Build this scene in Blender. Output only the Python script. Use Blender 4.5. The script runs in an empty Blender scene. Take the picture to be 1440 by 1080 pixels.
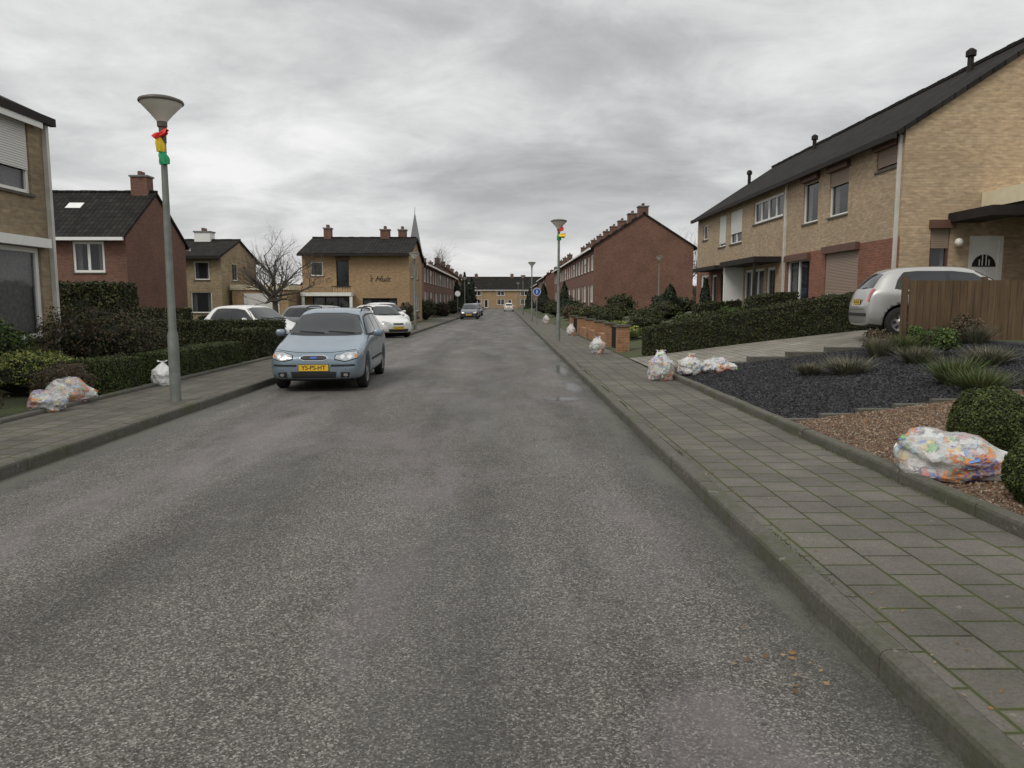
import bpy, bmesh, math, random
import numpy as np
from mathutils import Vector, Matrix, noise
from mathutils.bvhtree import BVHTree
R=random.Random(7); rng=np.random.default_rng(7)
scene=bpy.context.scene
COL=scene.collection
def link(o,parent=None):
    COL.objects.link(o)
    if parent: o.parent=parent
    return o
# ---------------------------------------------------------------- materials
def newmat(name):
    m=bpy.data.materials.new(name); m.use_nodes=True
    nt=m.node_tree; return m,nt,nt.nodes['Principled BSDF']
def N(nt,t,inp=None,**kw):
    n=nt.nodes.new(t)
    for k,v in kw.items(): setattr(n,k,v)
    if inp:
        for k,v in inp.items():
            if isinstance(v,bpy.types.NodeSocket): nt.links.new(v,n.inputs[k])
            else: n.inputs[k].default_value=v
    return n
def ramp(nt,fac,stops,interp='LINEAR'):
    n=nt.nodes.new('ShaderNodeValToRGB'); nt.links.new(fac,n.inputs[0]); cr=n.color_ramp; cr.interpolation=interp
    while len(cr.elements)<len(stops): cr.elements.new(.5)
    for e,(p,c) in zip(cr.elements,stops):
        e.position=p; e.color=(c,c,c,1) if isinstance(c,(int,float)) else (c[0],c[1],c[2],1)
    return n.outputs[0]
def mixc(nt,fac,a,b,mode='MIX'):
    n=nt.nodes.new('ShaderNodeMix'); n.data_type='RGBA'; n.blend_type=mode
    for i,v in ((0,fac),(6,a),(7,b)):
        if isinstance(v,bpy.types.NodeSocket): nt.links.new(v,n.inputs[i])
        elif i==0: n.inputs[0].default_value=v
        else: n.inputs[i].default_value=(v[0],v[1],v[2],1)
    return n.outputs[2]
def bump(nt,b,h,strength,dist=.01):
    n=N(nt,'ShaderNodeBump',{'Height':h,'Strength':strength,'Distance':dist}); nt.links.new(n.outputs[0],b.inputs['Normal'])
def obj(nt): return N(nt,'ShaderNodeTexCoord').outputs['Object']
def noi(nt,co,scale,detail=4,rough=.55,dist=0): return N(nt,'ShaderNodeTexNoise',{'Vector':co,'Scale':scale,'Detail':detail,'Roughness':rough,'Distortion':dist}).outputs[0]
def mapv(nt,co,sc=(1,1,1),loc=(0,0,0)): return N(nt,'ShaderNodeMapping',{'Vector':co,'Scale':sc,'Location':loc}).outputs[0]
def simple(name,col,rough=.8,metal=0,var=.15,vs=3,bmp=0,bs=60,coat=0,spec=.5,alpha=1):
    m,nt,b=newmat(name); co=obj(nt)
    f=noi(nt,co,vs,5,.6)
    lo=[max(0,c*(1-var)) for c in col]; hi=[min(1,c*(1+var)) for c in col]
    c=ramp(nt,f,[(.3,lo),(.7,hi)]); nt.links.new(c,b.inputs['Base Color'])
    b.inputs['Roughness'].default_value=rough; b.inputs['Metallic'].default_value=metal
    b.inputs['Coat Weight'].default_value=coat; b.inputs['Coat Roughness'].default_value=.06
    b.inputs['Specular IOR Level'].default_value=spec; b.inputs['Alpha'].default_value=alpha
    if bmp: bump(nt,b,noi(nt,co,bs,4),bmp)
    return m
def brick(name,c1,c2,mortar,bw=.22,rh=.075,ms=.008,var=.25):
    m,nt,b=newmat(name); co=obj(nt)
    s=N(nt,'ShaderNodeSeparateXYZ',{0:co})
    a=N(nt,'ShaderNodeMath',{0:s.outputs[0],1:s.outputs[1]},operation='ADD')
    c=N(nt,'ShaderNodeCombineXYZ',{0:a.outputs[0],1:s.outputs[2]})
    t=N(nt,'ShaderNodeTexBrick',{'Vector':c.outputs[0],'Color1':(*c1,1),'Color2':(*c2,1),'Mortar':(*mortar,1),'Scale':1,'Mortar Size':ms,'Mortar Smooth':.2,'Bias':0,'Brick Width':bw,'Row Height':rh})
    f=noi(nt,co,.6,6,.65)
    g=ramp(nt,f,[(.3,1-var),(.7,1+var*.4)])
    f2=noi(nt,mapv(nt,c.outputs[0],(4.5,13,1)),1,1,.5)
    g2=ramp(nt,f2,[(.3,.72),(.7,1.0)])
    o=mixc(nt,1,t.outputs[0],g,'MULTIPLY'); o=mixc(nt,1,o,g2,'MULTIPLY')
    nt.links.new(o,b.inputs['Base Color']); b.inputs['Roughness'].default_value=.9
    inv=N(nt,'ShaderNodeMath',{0:1.0,1:t.outputs[1]},operation='SUBTRACT')
    bump(nt,b,inv.outputs[0],.5,.01)
    return m
def tiles(name,col,axis,tw=.26,th=.33):
    m,nt,b=newmat(name); co=obj(nt)
    s=N(nt,'ShaderNodeSeparateXYZ',{0:co})
    u,v=(s.outputs[1],s.outputs[0]) if axis=='y' else (s.outputs[0],s.outputs[1])
    c=N(nt,'ShaderNodeCombineXYZ',{0:u,1:v})
    t=N(nt,'ShaderNodeTexBrick',{'Vector':c.outputs[0],'Color1':(*col,1),'Color2':(*[x*.6 for x in col],1),'Mortar':(*[x*.25 for x in col],1),'Scale':1,'Mortar Size':.022,'Mortar Smooth':.6,'Brick Width':tw,'Row Height':th},offset=0)
    f=noi(nt,co,1.2,6,.7)
    g=ramp(nt,f,[(.3,.6),(.7,1.25)])
    moss=ramp(nt,noi(nt,co,3,5,.7),[(.55,0),(.75,.4)])
    o=mixc(nt,1,t.outputs[0],g,'MULTIPLY'); o=mixc(nt,moss,o,(.04,.042,.025))
    nt.links.new(o,b.inputs['Base Color']); b.inputs['Roughness'].default_value=.9; b.inputs['Specular IOR Level'].default_value=.15
    inv=N(nt,'ShaderNodeMath',{0:1.0,1:t.outputs[1]},operation='SUBTRACT')
    bump(nt,b,inv.outputs[0],.8,.03)
    return m

def asphalt():
    m,nt,b=newmat('asphalt'); co=obj(nt)
    v=N(nt,'ShaderNodeTexVoronoi',{'Vector':co,'Scale':125.0})
    vs=N(nt,'ShaderNodeSeparateColor',{0:v.outputs['Color']})
    c=ramp(nt,vs.outputs[0],[(0,(.043,.040,.035)),(.5,(.093,.087,.078)),(.82,(.152,.143,.127)),(1,(.285,.27,.245))])
    c=mixc(nt,1,c,ramp(nt,noi(nt,co,34,6,.8),[(.3,.68),(.7,1.38)]),'MULTIPLY')
    c=mixc(nt,1,c,ramp(nt,noi(nt,co,3.2,6,.7),[(.3,.86),(.7,1.14)]),'MULTIPLY')
    st=noi(nt,mapv(nt,co,(.75,.09,1)),1.6,6,.6)
    c=mixc(nt,1,c,ramp(nt,st,[(.32,.70),(.5,1.0),(.70,1.26)]),'MULTIPLY')
    pm=noi(nt,mapv(nt,co,(.5,.22,1),(3.1,1.7,0)),1.3,7,.65,.4)
    c=mixc(nt,ramp(nt,pm,[(.53,0),(.65,.5)]),c,(.185,.165,.168))
    s=N(nt,'ShaderNodeSeparateXYZ',{0:co})
    def band(x0,w,sc,lo,hi,amt,col):
        nonlocal c
        a=N(nt,'ShaderNodeMath',{0:s.outputs[0],1:-x0},operation='ADD'); a=N(nt,'ShaderNodeMath',{0:a.outputs[0]},operation='ABSOLUTE')
        a=N(nt,'ShaderNodeMapRange',{0:a.outputs[0],1:w*.25,2:w,3:1.0,4:0.0},interpolation_type='SMOOTHSTEP')
        f=N(nt,'ShaderNodeMath',{0:a.outputs[0],1:ramp(nt,noi(nt,mapv(nt,co,(1,.35,1),(x0*3,x0,0)),sc,7,.7,.3),[(lo,0),(hi,amt)])},operation='MULTIPLY')
        c=mixc(nt,f.outputs[0],c,col)
    band(-3.1,.75,1.1,.40,.60,.55,(.21,.19,.19))
    band(-2.1,.6,.8,.42,.6,.45,(.055,.052,.046)); band(-.3,.7,.7,.42,.62,.42,(.055,.052,.046)); band(.55,.45,1.2,.5,.66,.4,(.19,.175,.17))
    ax=N(nt,'ShaderNodeMath',{0:s.outputs[0],1:1.48},operation='ADD')
    ab=N(nt,'ShaderNodeMath',{0:ax.outputs[0]},operation='ABSOLUTE')
    wob=N(nt,'ShaderNodeMath',{0:noi(nt,co,2.2,6,.75),1:.7,2:-.35},operation='MULTIPLY_ADD')
    e=N(nt,'ShaderNodeMath',{0:ab.outputs[0],1:wob.outputs[0]},operation='ADD')
    c=mixc(nt,ramp(nt,N(nt,'ShaderNodeMapRange',{0:e.outputs[0],1:2.6,2:3.0,3:0.0,4:1.0}).outputs[0],[(0,0),(1,.62)]),c,(.05,.050,.040))
    sil=N(nt,'ShaderNodeMapRange',{0:ab.outputs[0],1:2.78,2:2.95,3:0.0,4:1.0})
    sm=N(nt,'ShaderNodeMath',{0:sil.outputs[0],1:ramp(nt,noi(nt,mapv(nt,co,(1,.35,1)),1.9,6,.7),[(.46,0),(.56,.7)])},operation='MULTIPLY')
    c=mixc(nt,sm.outputs[0],c,(.115,.12,.095))
    nt.links.new(c,b.inputs['Base Color'])
    wet=ramp(nt,noi(nt,mapv(nt,co,(.7,.2,1),(7,3,0)),1.4,5,.6),[(.45,.8),(.62,.55)])
    nt.links.new(wet,b.inputs['Roughness']); b.inputs['Specular IOR Level'].default_value=.35
    bump(nt,b,v.outputs['Distance'],.6,.005)
    return m
def pavers(name,cols,sx=.3,moss=.6):
    m,nt,b=newmat(name); co=obj(nt)
    s=N(nt,'ShaderNodeSeparateXYZ',{0:co})
    c=N(nt,'ShaderNodeCombineXYZ',{0:s.outputs[1],1:s.outputs[0]})
    t=N(nt,'ShaderNodeTexBrick',{'Vector':c.outputs[0],'Color1':(*cols[0],1),'Color2':(*cols[1],1),'Mortar':(.035,.036,.022,1),'Scale':1,'Mortar Size':.008,'Mortar Smooth':.35,'Brick Width':sx,'Row Height':sx},offset=.5)
    o=mixc(nt,1,t.outputs[0],ramp(nt,noi(nt,co,60,5,.8),[(.3,.65),(.7,1.35)]),'MULTIPLY')
    o=mixc(nt,1,o,ramp(nt,noi(nt,co,1.1,6,.7),[(.3,.66),(.7,1.25)]),'MULTIPLY')
    t2=N(nt,'ShaderNodeTexBrick',{'Vector':c.outputs[0],'Scale':1,'Mortar Size':.03,'Mortar Smooth':1,'Brick Width':sx,'Row Height':sx},offset=.5)
    mm=N(nt,'ShaderNodeMath',{0:t2.outputs[1],1:ramp(nt,noi(nt,co,2.2,6,.75),[(.38,0),(.6,moss*1.3)])},operation='MULTIPLY')
    o=mixc(nt,mm.outputs[0],o,(.075,.095,.02))
    bl=ramp(nt,noi(nt,co,1.7,7,.75,.3),[(.54,0),(.70,moss*.45)])
    o=mixc(nt,bl,o,(.075,.085,.035))
    sp=ramp(nt,noi(nt,co,14,3,.5),[(.70,0),(.74,.5)])
    o=mixc(nt,sp,o,(.24,.235,.19))
    nt.links.new(o,b.inputs['Base Color']); b.inputs['Roughness'].default_value=.88; b.inputs['Specular IOR Level'].default_value=.3
    inv=N(nt,'ShaderNodeMath',{0:1.0,1:t.outputs[1]},operation='SUBTRACT')
    ad=N(nt,'ShaderNodeMath',{0:noi(nt,co,70,3,.7),1:.25,2:inv.outputs[0]},operation='MULTIPLY_ADD')
    bump(nt,b,ad.outputs[0],.8,.008)
    return m
M={}
M['asphalt']=asphalt()
M['pav']=pavers('pavement_slabs',((.140,.130,.112),(.112,.104,.09)),moss=.52)
M['drive']=pavers('driveway_pavers',((.27,.25,.215),(.22,.205,.175)),.2,.3)
def kerbm():
    m,nt,b=newmat('kerb_concrete'); co=obj(nt)
    c=ramp(nt,noi(nt,co,30,6,.8),[(.3,(.062,.058,.048)),(.7,(.15,.14,.12))])
    c=mixc(nt,ramp(nt,noi(nt,co,2.4,7,.75),[(.45,0),(.62,.75)]),c,(.066,.073,.032))
    c=mixc(nt,ramp(nt,noi(nt,co,11,3,.5),[(.68,0),(.72,.6)]),c,(.25,.24,.2))
    nt.links.new(c,b.inputs['Base Color']); b.inputs['Roughness'].default_value=.88
    bump(nt,b,noi(nt,co,50,5,.8),.7,.01); return m
M['kerb']=kerbm()
M['beige']=brick('beige_brick',(.58,.43,.27),(.46,.33,.20),(.44,.37,.28),var=.15)
M['beige2']=brick('beige_brick_facade',(.55,.41,.265),(.44,.32,.20),(.38,.32,.25),var=.15)
M['tan']=brick('tan_brick',(.50,.33,.17),(.42,.27,.14),(.38,.31,.22),var=.18)
M['red']=brick('red_brick',(.33,.12,.065),(.24,.09,.055),(.25,.19,.15))
M['dred']=brick('dark_red_brick',(.24,.105,.07),(.18,.08,.055),(.20,.155,.12))
M['yel']=brick('yellow_grey_brick',(.42,.315,.18),(.31,.235,.14),(.34,.29,.22))
for ax in 'xy': M['roof'+ax]=tiles('roof_tiles_'+ax,(.034,.031,.028),ax)
M['white']=simple('white_frame_paint',(.80,.80,.76),.45,var=.05)
M['cream']=simple('cream_fascia',(.74,.66,.46),.6,var=.08)
M['shutter']=simple('shutter_slats_brown',(.12,.06,.042),.6)
def slats(name,col):
    m,nt,b=newmat(name); co=obj(nt)
    s=N(nt,'ShaderNodeSeparateXYZ',{0:co})
    w=N(nt,'ShaderNodeMath',{0:s.outputs[2],1:130.0},operation='MULTIPLY'); w=N(nt,'ShaderNodeMath',{0:w.outputs[0]},operation='SINE')
    c=ramp(nt,w.outputs[0],[(0,[x*.72 for x in col]),(.25,col)]); nt.links.new(c,b.inputs['Base Color'])
    b.inputs['Roughness'].default_value=.55; bump(nt,b,w.outputs[0],.4,.01); return m
M['slatw']=slats('shutter_white',(.76,.75,.71)); M['slatb']=slats('shutter_taupe',(.32,.235,.18))
M['dark']=simple('dark_wood_trim',(.024,.020,.018),.7,spec=.25)
M['blackint']=simple('dark_interior',(.012,.012,.012),.9)
M['curtain']=simple('net_curtain',(.6,.6,.56),.9,var=.3,vs=12)
M['pipe']=simple('pvc_pipe',(.56,.55,.50),.5)
M['lead']=simple('gutter_zinc',(.17,.175,.18),.6)
def glassm():
    m,nt,b=newmat('window_glass'); b.inputs['Base Color'].default_value=(.03,.035,.04,1); b.inputs['Roughness'].default_value=.04
    b.inputs['Alpha'].default_value=.62; b.inputs['Specular IOR Level'].default_value=.8
    co=obj(nt); bump(nt,b,noi(nt,co,1.5,2),.06,.05); return m
M['glass']=glassm()
M['pole']=simple('lamp_post_paint',(.19,.205,.185),.5,var=.2,vs=6,metal=.2)
M['lampbowl']=simple('lamp_bowl_opal',(.74,.73,.66),.3,var=.05)
M['lampcap']=simple('lamp_cap',(.10,.09,.07),.5)
M['fred']=simple('ribbon_red',(.78,.04,.03),.6); M['fyel']=simple('ribbon_yellow',(.8,.55,.02),.6); M['fgrn']=simple('ribbon_green',(.02,.34,.13),.6)
M['bark']=simple('bark',(.10,.085,.07),.9,var=.4,vs=9,bmp=.6,bs=40)
def woodf():
    m,nt,b=newmat('fence_wood'); co=obj(nt)
    f=noi(nt,mapv(nt,co,(9,9,.7)),1.5,6,.7)
    c=ramp(nt,f,[(.3,(.055,.034,.018)),(.7,(.15,.095,.048))]); nt.links.new(c,b.inputs['Base Color']); b.inputs['Roughness'].default_value=.85
    bump(nt,b,f,.4,.01); return m
M['fence']=woodf()
def leafset(name,cols,rough=.6):
    r=[]
    for i,c in enumerate(cols):
        m=simple(f'{name}_{i}',c,rough,var=.4,vs=5,spec=.25); r.append(m)
    return r
L_hedge=leafset('hedge_leaf',[(.036,.046,.015),(.055,.066,.021),(.024,.031,.011),(.075,.07,.028)])
L_brown=leafset('twig_leaf',[(.06,.045,.025),(.085,.06,.03),(.035,.035,.018),(.10,.07,.04)])
L_heath=leafset('heather',[(.11,.07,.045),(.075,.06,.035),(.14,.095,.06),(.05,.055,.03)])
L_yel=leafset('variegated_leaf',[(.25,.27,.05),(.13,.18,.04),(.07,.11,.03),(.32,.32,.10)])
L_grn=leafset('shrub_leaf',[(.06,.10,.025),(.10,.14,.035),(.035,.06,.018)])
L_box=leafset('boxwood_leaf',[(.045,.065,.018),(.07,.095,.025),(.028,.04,.013),(.09,.105,.03)])
L_con=leafset('conifer_leaf',[(.02,.035,.018),(.035,.05,.025),(.015,.022,.012)])
L_lav=leafset('lavender_leaf',[(.15,.15,.10),(.10,.11,.07),(.20,.18,.12)])
L_gr=leafset('grass',[(.06,.10,.025),(.10,.14,.04),(.13,.12,.06)])
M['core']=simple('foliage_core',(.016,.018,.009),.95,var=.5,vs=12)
# ---------------------------------------------------------------- mesh helpers
def mesh_obj(name,V,F,mats,parent=None,smooth=False,mi=None,loc=None):
    me=bpy.data.meshes.new(name); me.from_pydata([tuple(v) for v in V],[],F)
    for m in (mats if isinstance(mats,(list,tuple)) else [mats]): me.materials.append(m)
    if mi is not None: me.polygons.foreach_set('material_index',mi)
    if smooth: me.polygons.foreach_set('use_smooth',[True]*len(me.polygons))
    me.update(); o=bpy.data.objects.new(name,me); link(o,parent)
    if loc is not None: o.location=loc
    return o
class G:
    def __init__(s,name,loc=(0,0,0),rot=0):
        s.e=bpy.data.objects.new(name,None); s.e.empty_display_size=.3; link(s.e); s.e.location=loc; s.e.rotation_euler=(0,0,rot)
        s.loc=Vector(loc); s.p={}; s.local=False
    def add(s,pn,m,vs,fs,smooth=False):
        if pn not in s.p: s.p[pn]=[[],[],m,smooth]
        V,F=s.p[pn][0],s.p[pn][1]; n=len(V)
        for v in vs:
            v=Vector(v); V.append(v if s.local else v-s.loc)
        for f in fs: F.append([i+n for i in f])
    def box(s,pn,m,x0,x1,y0,y1,z0,z1):
        s.add(pn,m,[(x0,y0,z0),(x1,y0,z0),(x1,y1,z0),(x0,y1,z0),(x0,y0,z1),(x1,y0,z1),(x1,y1,z1),(x0,y1,z1)],
              [(0,3,2,1),(4,5,6,7),(0,1,5,4),(1,2,6,5),(2,3,7,6),(3,0,4,7)])
    def done(s):
        for pn,(V,F,m,sm) in s.p.items(): mesh_obj(pn,V,F,m,s.e,sm)
        return s.e
class Fr:
    def __init__(s,o,u,n): s.o=o;s.u=u;s.n=n
    def p(s,u,z,n=0): return (s.o[0]+s.u[0]*u+s.n[0]*n, s.o[1]+s.u[1]*u+s.n[1]*n, z)
def fbox(g,pn,m,F,u0,u1,z0,z1,n0,n1):
    P=[F.p(u,z,n) for n in (n0,n1) for (u,z) in ((u0,z0),(u1,z0),(u1,z1),(u0,z1))]
    g.add(pn,m,P,[(0,1,2,3),(7,6,5,4),(0,4,5,1),(1,5,6,2),(2,6,7,3),(3,7,4,0)])
def fquad(g,pn,m,F,u0,u1,z0,z1,n): g.add(pn,m,[F.p(u0,z0,n),F.p(u1,z0,n),F.p(u1,z1,n),F.p(u0,z1,n)],[(0,1,2,3)])
def wall(g,pn,m,F,u0,u1,z0,z1,ops,depth=.13):
    O=[o for o in ops if o[0]<u1-1e-4 and o[1]>u0+1e-4 and o[2]<z1-1e-4 and o[3]>z0+1e-4]
    O=[(max(o[0],u0),min(o[1],u1),max(o[2],z0),min(o[3],z1)) for o in O]
    us=sorted({u0,u1,*[o[0] for o in O],*[o[1] for o in O]}); zs=sorted({z0,z1,*[o[2] for o in O],*[o[3] for o in O]})
    for a,b in zip(us,us[1:]):
        for c,d in zip(zs,zs[1:]):
            cu,cz=(a+b)/2,(c+d)/2
            if any(o[0]<cu<o[1] and o[2]<cz<o[3] for o in O): continue
            fquad(g,pn,m,F,a,b,c,d,0)
    for (a,b,c,d) in O:
        for q in ([(a,c),(a,d)],[(b,c),(b,d)],[(a,c),(b,c)],[(a,d),(b,d)]):
            (p,r),(s_,t)=q
            g.add(pn,m,[F.p(p,r,0),F.p(s_,t,0),F.p(s_,t,-depth),F.p(p,r,-depth)],[(0,1,2,3)])
def window(g,F,a,b,c,d,cols=1,trans=None,shut=0,smat=None,boxm=None,frame='white',curt=True,fw=.065,sill=True,depth=.13,door=False):
    m=M[frame]; n0,n1=-depth+.003,-depth+.075
    pn='window_frames_'+frame
    fbox(g,pn,m,F,a+.002,b-.002,c+.002,c+fw,n0,n1); fbox(g,pn,m,F,a+.002,b-.002,d-fw,d-.002,n0,n1)
    fbox(g,pn,m,F,a+.002,a+fw,c+fw,d-fw,n0,n1); fbox(g,pn,m,F,b-fw,b-.002,c+fw,d-fw,n0,n1)
    for i in range(1,cols):
        x=a+(b-a)*i/cols; fbox(g,pn,m,F,x-fw*.55,x+fw*.55,c+fw,d-fw,n0,n1+.002)
    if trans: fbox(g,pn,m,F,a+fw,b-fw,trans-.03,trans+.03,n0,n1-.004)
    if door:
        fquad(g,'door_leaf',M['white'],F,a+.03,b-.03,c+.03,d-.03,-depth+.03)
        cx=(a+b)/2; zz=c+(d-c)*.62; k=12; r=(b-a)*.34
        P=[F.p(cx,zz,-depth+.045)]+[F.p(cx+r*math.cos(math.pi*i/k),zz+r*math.sin(math.pi*i/k),-depth+.045) for i in range(k+1)]
        g.add('door_light',M['dark'],P,[(0,i+1,i+2) for i in range(k)])
        for i in range(1,5):
            an=math.pi*i/5; fbox(g,'door_bars',M['white'],F,cx+r*.5*math.cos(an)-.012,cx+r*.5*math.cos(an)+.012,zz+.03,zz+r*math.sin(an),-depth+.05,-depth+.06)
        for (p,q) in ((a+.14,cx-.05),(cx+.05,b-.14)): fbox(g,'door_panels',M['white'],F,p,q,c+.2,zz-.15,-depth+.035,-depth+.055)
        return
    fquad(g,'window_glass',M['glass'],F,a+.03,b-.03,c+.03,d-.03,-depth+.03)
    fquad(g,'room_interior',M['blackint'],F,a-.02,b+.02,c-.02,d+.02,-depth-.45)
    for p in (a,b): g.add('room_interior',M['blackint'],[F.p(p,c,-depth-.0),F.p(p,d,-depth),F.p(p,d,-depth-.45),F.p(p,c,-depth-.45)],[(0,1,2,3)])
    for zz in (c,d): g.add('room_interior',M['blackint'],[F.p(a,zz,-depth),F.p(b,zz,-depth),F.p(b,zz,-depth-.45),F.p(a,zz,-depth-.45)],[(0,1,2,3)])
    if curt:
        w=(b-a)*.24
        for (p,q) in ((a+.03,a+w),(b-w,b-.03)):
            k=8; vs=[];fs=[]
            for i in range(k+1):
                u=p+(q-p)*i/k; nn=-depth-.08-(.03 if i%2 else 0)
                vs+= [F.p(u,c+.03,nn),F.p(u,d-.03,nn)]
            for i in range(k): fs.append((2*i,2*i+2,2*i+3,2*i+1))
            g.add('curtains',M['curtain'],vs,fs)
    if shut: fbox(g,'shutters_'+(smat or 'slatb'),M[smat or 'slatb'],F,a+.03,b-.03,d-(d-c)*shut,d-.01,n1+.004,n1+.03)
    if boxm: fbox(g,'shutter_boxes_'+boxm,M[boxm],F,a-.06,b+.06,d-.06,d+.17,.003,.14)
    if sill: fbox(g,'window_sills',M['kerb'],F,a-.05,b+.05,c-.06,c-.004,-.03,.05)
def frames(x0,x1,y0,y1):
    return {'W':Fr((x0,y0),(0,1),(-1,0)),'S':Fr((x0,y0),(1,0),(0,-1)),'E':Fr((x1,y0),(0,1),(1,0)),'N':Fr((x0,y1),(1,0),(0,1))}
def slab(g,pn,m,a,b,c,d,t):
    a,b,c,d=map(Vector,(a,b,c,d)); n=(b-a).cross(d-a).normalized()*t
    if n.z>0: n=-n
    P=[a,b,c,d,a+n,b+n,c+n,d+n]
    g.add(pn,m,P,[(0,1,2,3),(7,6,5,4),(0,4,5,1),(1,5,6,2),(2,6,7,3),(3,7,4,0)])
def house(name,x0,x1,y0,y1,zb,ze,zr,ridge,wm,ops={},segs={},eo=.35,go=.12,chim=(),fascia='white',chm='dred',gutter=True):
    g=G(name,((x0+x1)/2,(y0+y1)/2,zb)); FR=frames(x0,x1,y0,y1)
    for s,F in FR.items():
        L=(y1-y0) if s in 'WE' else (x1-x0)
        o=[q[:4] for q in ops.get(s,[])]
        for (a,b,c,d,mm) in segs.get(s,[(0,L,zb-.6,ze,wm)]): wall(g,'walls_'+mm,M[mm],F,a,b,c,d,o)
        for q in ops.get(s,[]): window(g,F,*q[:4],**(q[4] if len(q)>4 else {}))
    mt=M['roof'+ridge]
    if ridge=='y':
        xm=(x0+x1)/2; sl=(zr-ze)/(xm-x0); 
        for y in (y0,y1): g.add('walls_'+wm,M[wm],[(x0,y,ze),(x1,y,ze),(xm,y,zr)],[(0,1,2)])
        ya,yb=y0-go,y1+go
        slab(g,'roof',mt,(x0-eo,ya,ze-sl*eo+.1),(x0-eo,yb,ze-sl*eo+.1),(xm,yb,zr+.1),(xm,ya,zr+.1),.13)
        slab(g,'roof_back',mt,(x1+eo,ya,ze-sl*eo+.1),(x1+eo,yb,ze-sl*eo+.1),(xm,yb,zr+.1),(xm,ya,zr+.1),.13)
        y=ya
        while y<yb-.1:
            g.box('ridge_cap',mt,xm-.11,xm+.11,y,min(y+.38,yb),zr+.06,zr+.165+R.uniform(-.01,.01)); y+=.4
        if gutter:
            for sx,xx in ((-1,x0-eo),(1,x1+eo)): g.box('gutters',M[fascia],min(xx,xx+sx*.12),max(xx,xx+sx*.12),ya,yb,ze-sl*eo-.1,ze-sl*eo+.06)
    else:
        ym=(y0+y1)/2; sl=(zr-ze)/(ym-y0)
        for x in (x0,x1): g.add('walls_'+wm,M[wm],[(x,y0,ze),(x,y1,ze),(x,ym,zr)],[(0,1,2)])
        xa,xb=x0-go,x1+go
        slab(g,'roof',mt,(xa,y0-eo,ze-sl*eo+.1),(xb,y0-eo,ze-sl*eo+.1),(xb,ym,zr+.1),(xa,ym,zr+.1),.13)
        slab(g,'roof_back',mt,(xa,y1+eo,ze-sl*eo+.1),(xb,y1+eo,ze-sl*eo+.1),(xb,ym,zr+.1),(xa,ym,zr+.1),.13)
        x=xa
        while x<xb-.1:
            g.box('ridge_cap',mt,x,min(x+.38,xb),ym-.11,ym+.11,zr+.06,zr+.165+R.uniform(-.01,.01)); x+=.4
        if gutter:
            for sy,yy in ((-1,y0-eo),(1,y1+eo)): g.box('gutters',M[fascia],xa,xb,min(yy,yy+sy*.12),max(yy,yy+sy*.12),ze-sl*eo-.1,ze-sl*eo+.06)
    for (cx,cy,w,l,zt) in chim:
        g.box('chimneys',M[chm],cx-w/2,cx+w/2,cy-l/2,cy+l/2,ze,zt)
        g.box('chimney_caps',M['lead'],cx-w/2-.06,cx+w/2+.06,cy-l/2-.06,cy+l/2+.06,zt+.002,zt+.09)
        for k in (-1,1): g.box('chimney_pots',M['dred'],cx-.09,cx+.09,cy+k*l*.22-.09,cy+k*l*.22+.09,zt+.092,zt+.32)
    return g,FR
def lathe(prof,n=24,c=(0,0,0),axis='z'):
    V=[];F=[]
    for (r,z) in prof:
        for i in range(n):
            a=2*math.pi*i/n; x,y=r*math.cos(a),r*math.sin(a)
            V.append((c[0]+x,c[1]+y,c[2]+z) if axis=='z' else (c[0]+z,c[1]+x,c[2]+y))
    for j in range(len(prof)-1):
        for i in range(n): F.append((j*n+i,j*n+(i+1)%n,(j+1)*n+(i+1)%n,(j+1)*n+i))
    return V,F
def tube(V,F,pts,rads,n=5):
    base=len(V)
    for i,p in enumerate(pts):
        d=(pts[min(i+1,len(pts)-1)]-pts[max(i-1,0)]).normalized(); a=d.orthogonal().normalized(); b=d.cross(a)
        if i>0:
            a=(prev-d*prev.dot(d)).normalized() if (prev-d*prev.dot(d)).length>1e-4 else a; b=d.cross(a)
        prev=a
        for k in range(n):
            t=2*math.pi*k/n; V.append(p+(a*math.cos(t)+b*math.sin(t))*rads[i])
    for i in range(len(pts)-1):
        for k in range(n): F.append((base+i*n+k,base+i*n+(k+1)%n,base+(i+1)*n+(k+1)%n,base+(i+1)*n+k))
def leaves(name,P,Nn,size,mats,parent=None,jit=.8,asp=.55,loc=(0,0,0)):
    n=len(P); d=Nn+rng.normal(0,jit,(n,3)); d/=np.linalg.norm(d,axis=1,keepdims=True)+1e-9
    t=np.cross(d,rng.normal(size=(n,3))); t/=np.linalg.norm(t,axis=1,keepdims=True)+1e-9; b=np.cross(d,t)
    s=size*(.6+.8*rng.random((n,1)))
    V=np.stack([P-t*s,P-b*s*asp,P+t*s,P+b*s*asp],1).reshape(-1,3)
    return quadmesh(name,V,mats,parent,loc)
def quadmesh(name,V,mats,parent=None,loc=(0,0,0),k=4):
    n=len(V)//k
    me=bpy.data.meshes.new(name); me.vertices.add(n*k); me.loops.add(n*k); me.polygons.add(n)
    me.vertices.foreach_set('co',V.astype(np.float32).ravel()); me.loops.foreach_set('vertex_index',np.arange(n*k,dtype=np.int32))
    me.polygons.foreach_set('loop_start',np.arange(0,n*k,k,dtype=np.int32))
    for m in mats: me.materials.append(m)
    me.polygons.foreach_set('material_index',rng.integers(0,len(mats),n).astype(np.int32))
    me.update(calc_edges=True); me.validate()
    o=bpy.data.objects.new(name,me); link(o,parent); o.location=loc; return o
def hx(x):
    t=min(max((x-3.37)/6.1,0),1); return .13+.74*t*(1.15-.15*t)
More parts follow.
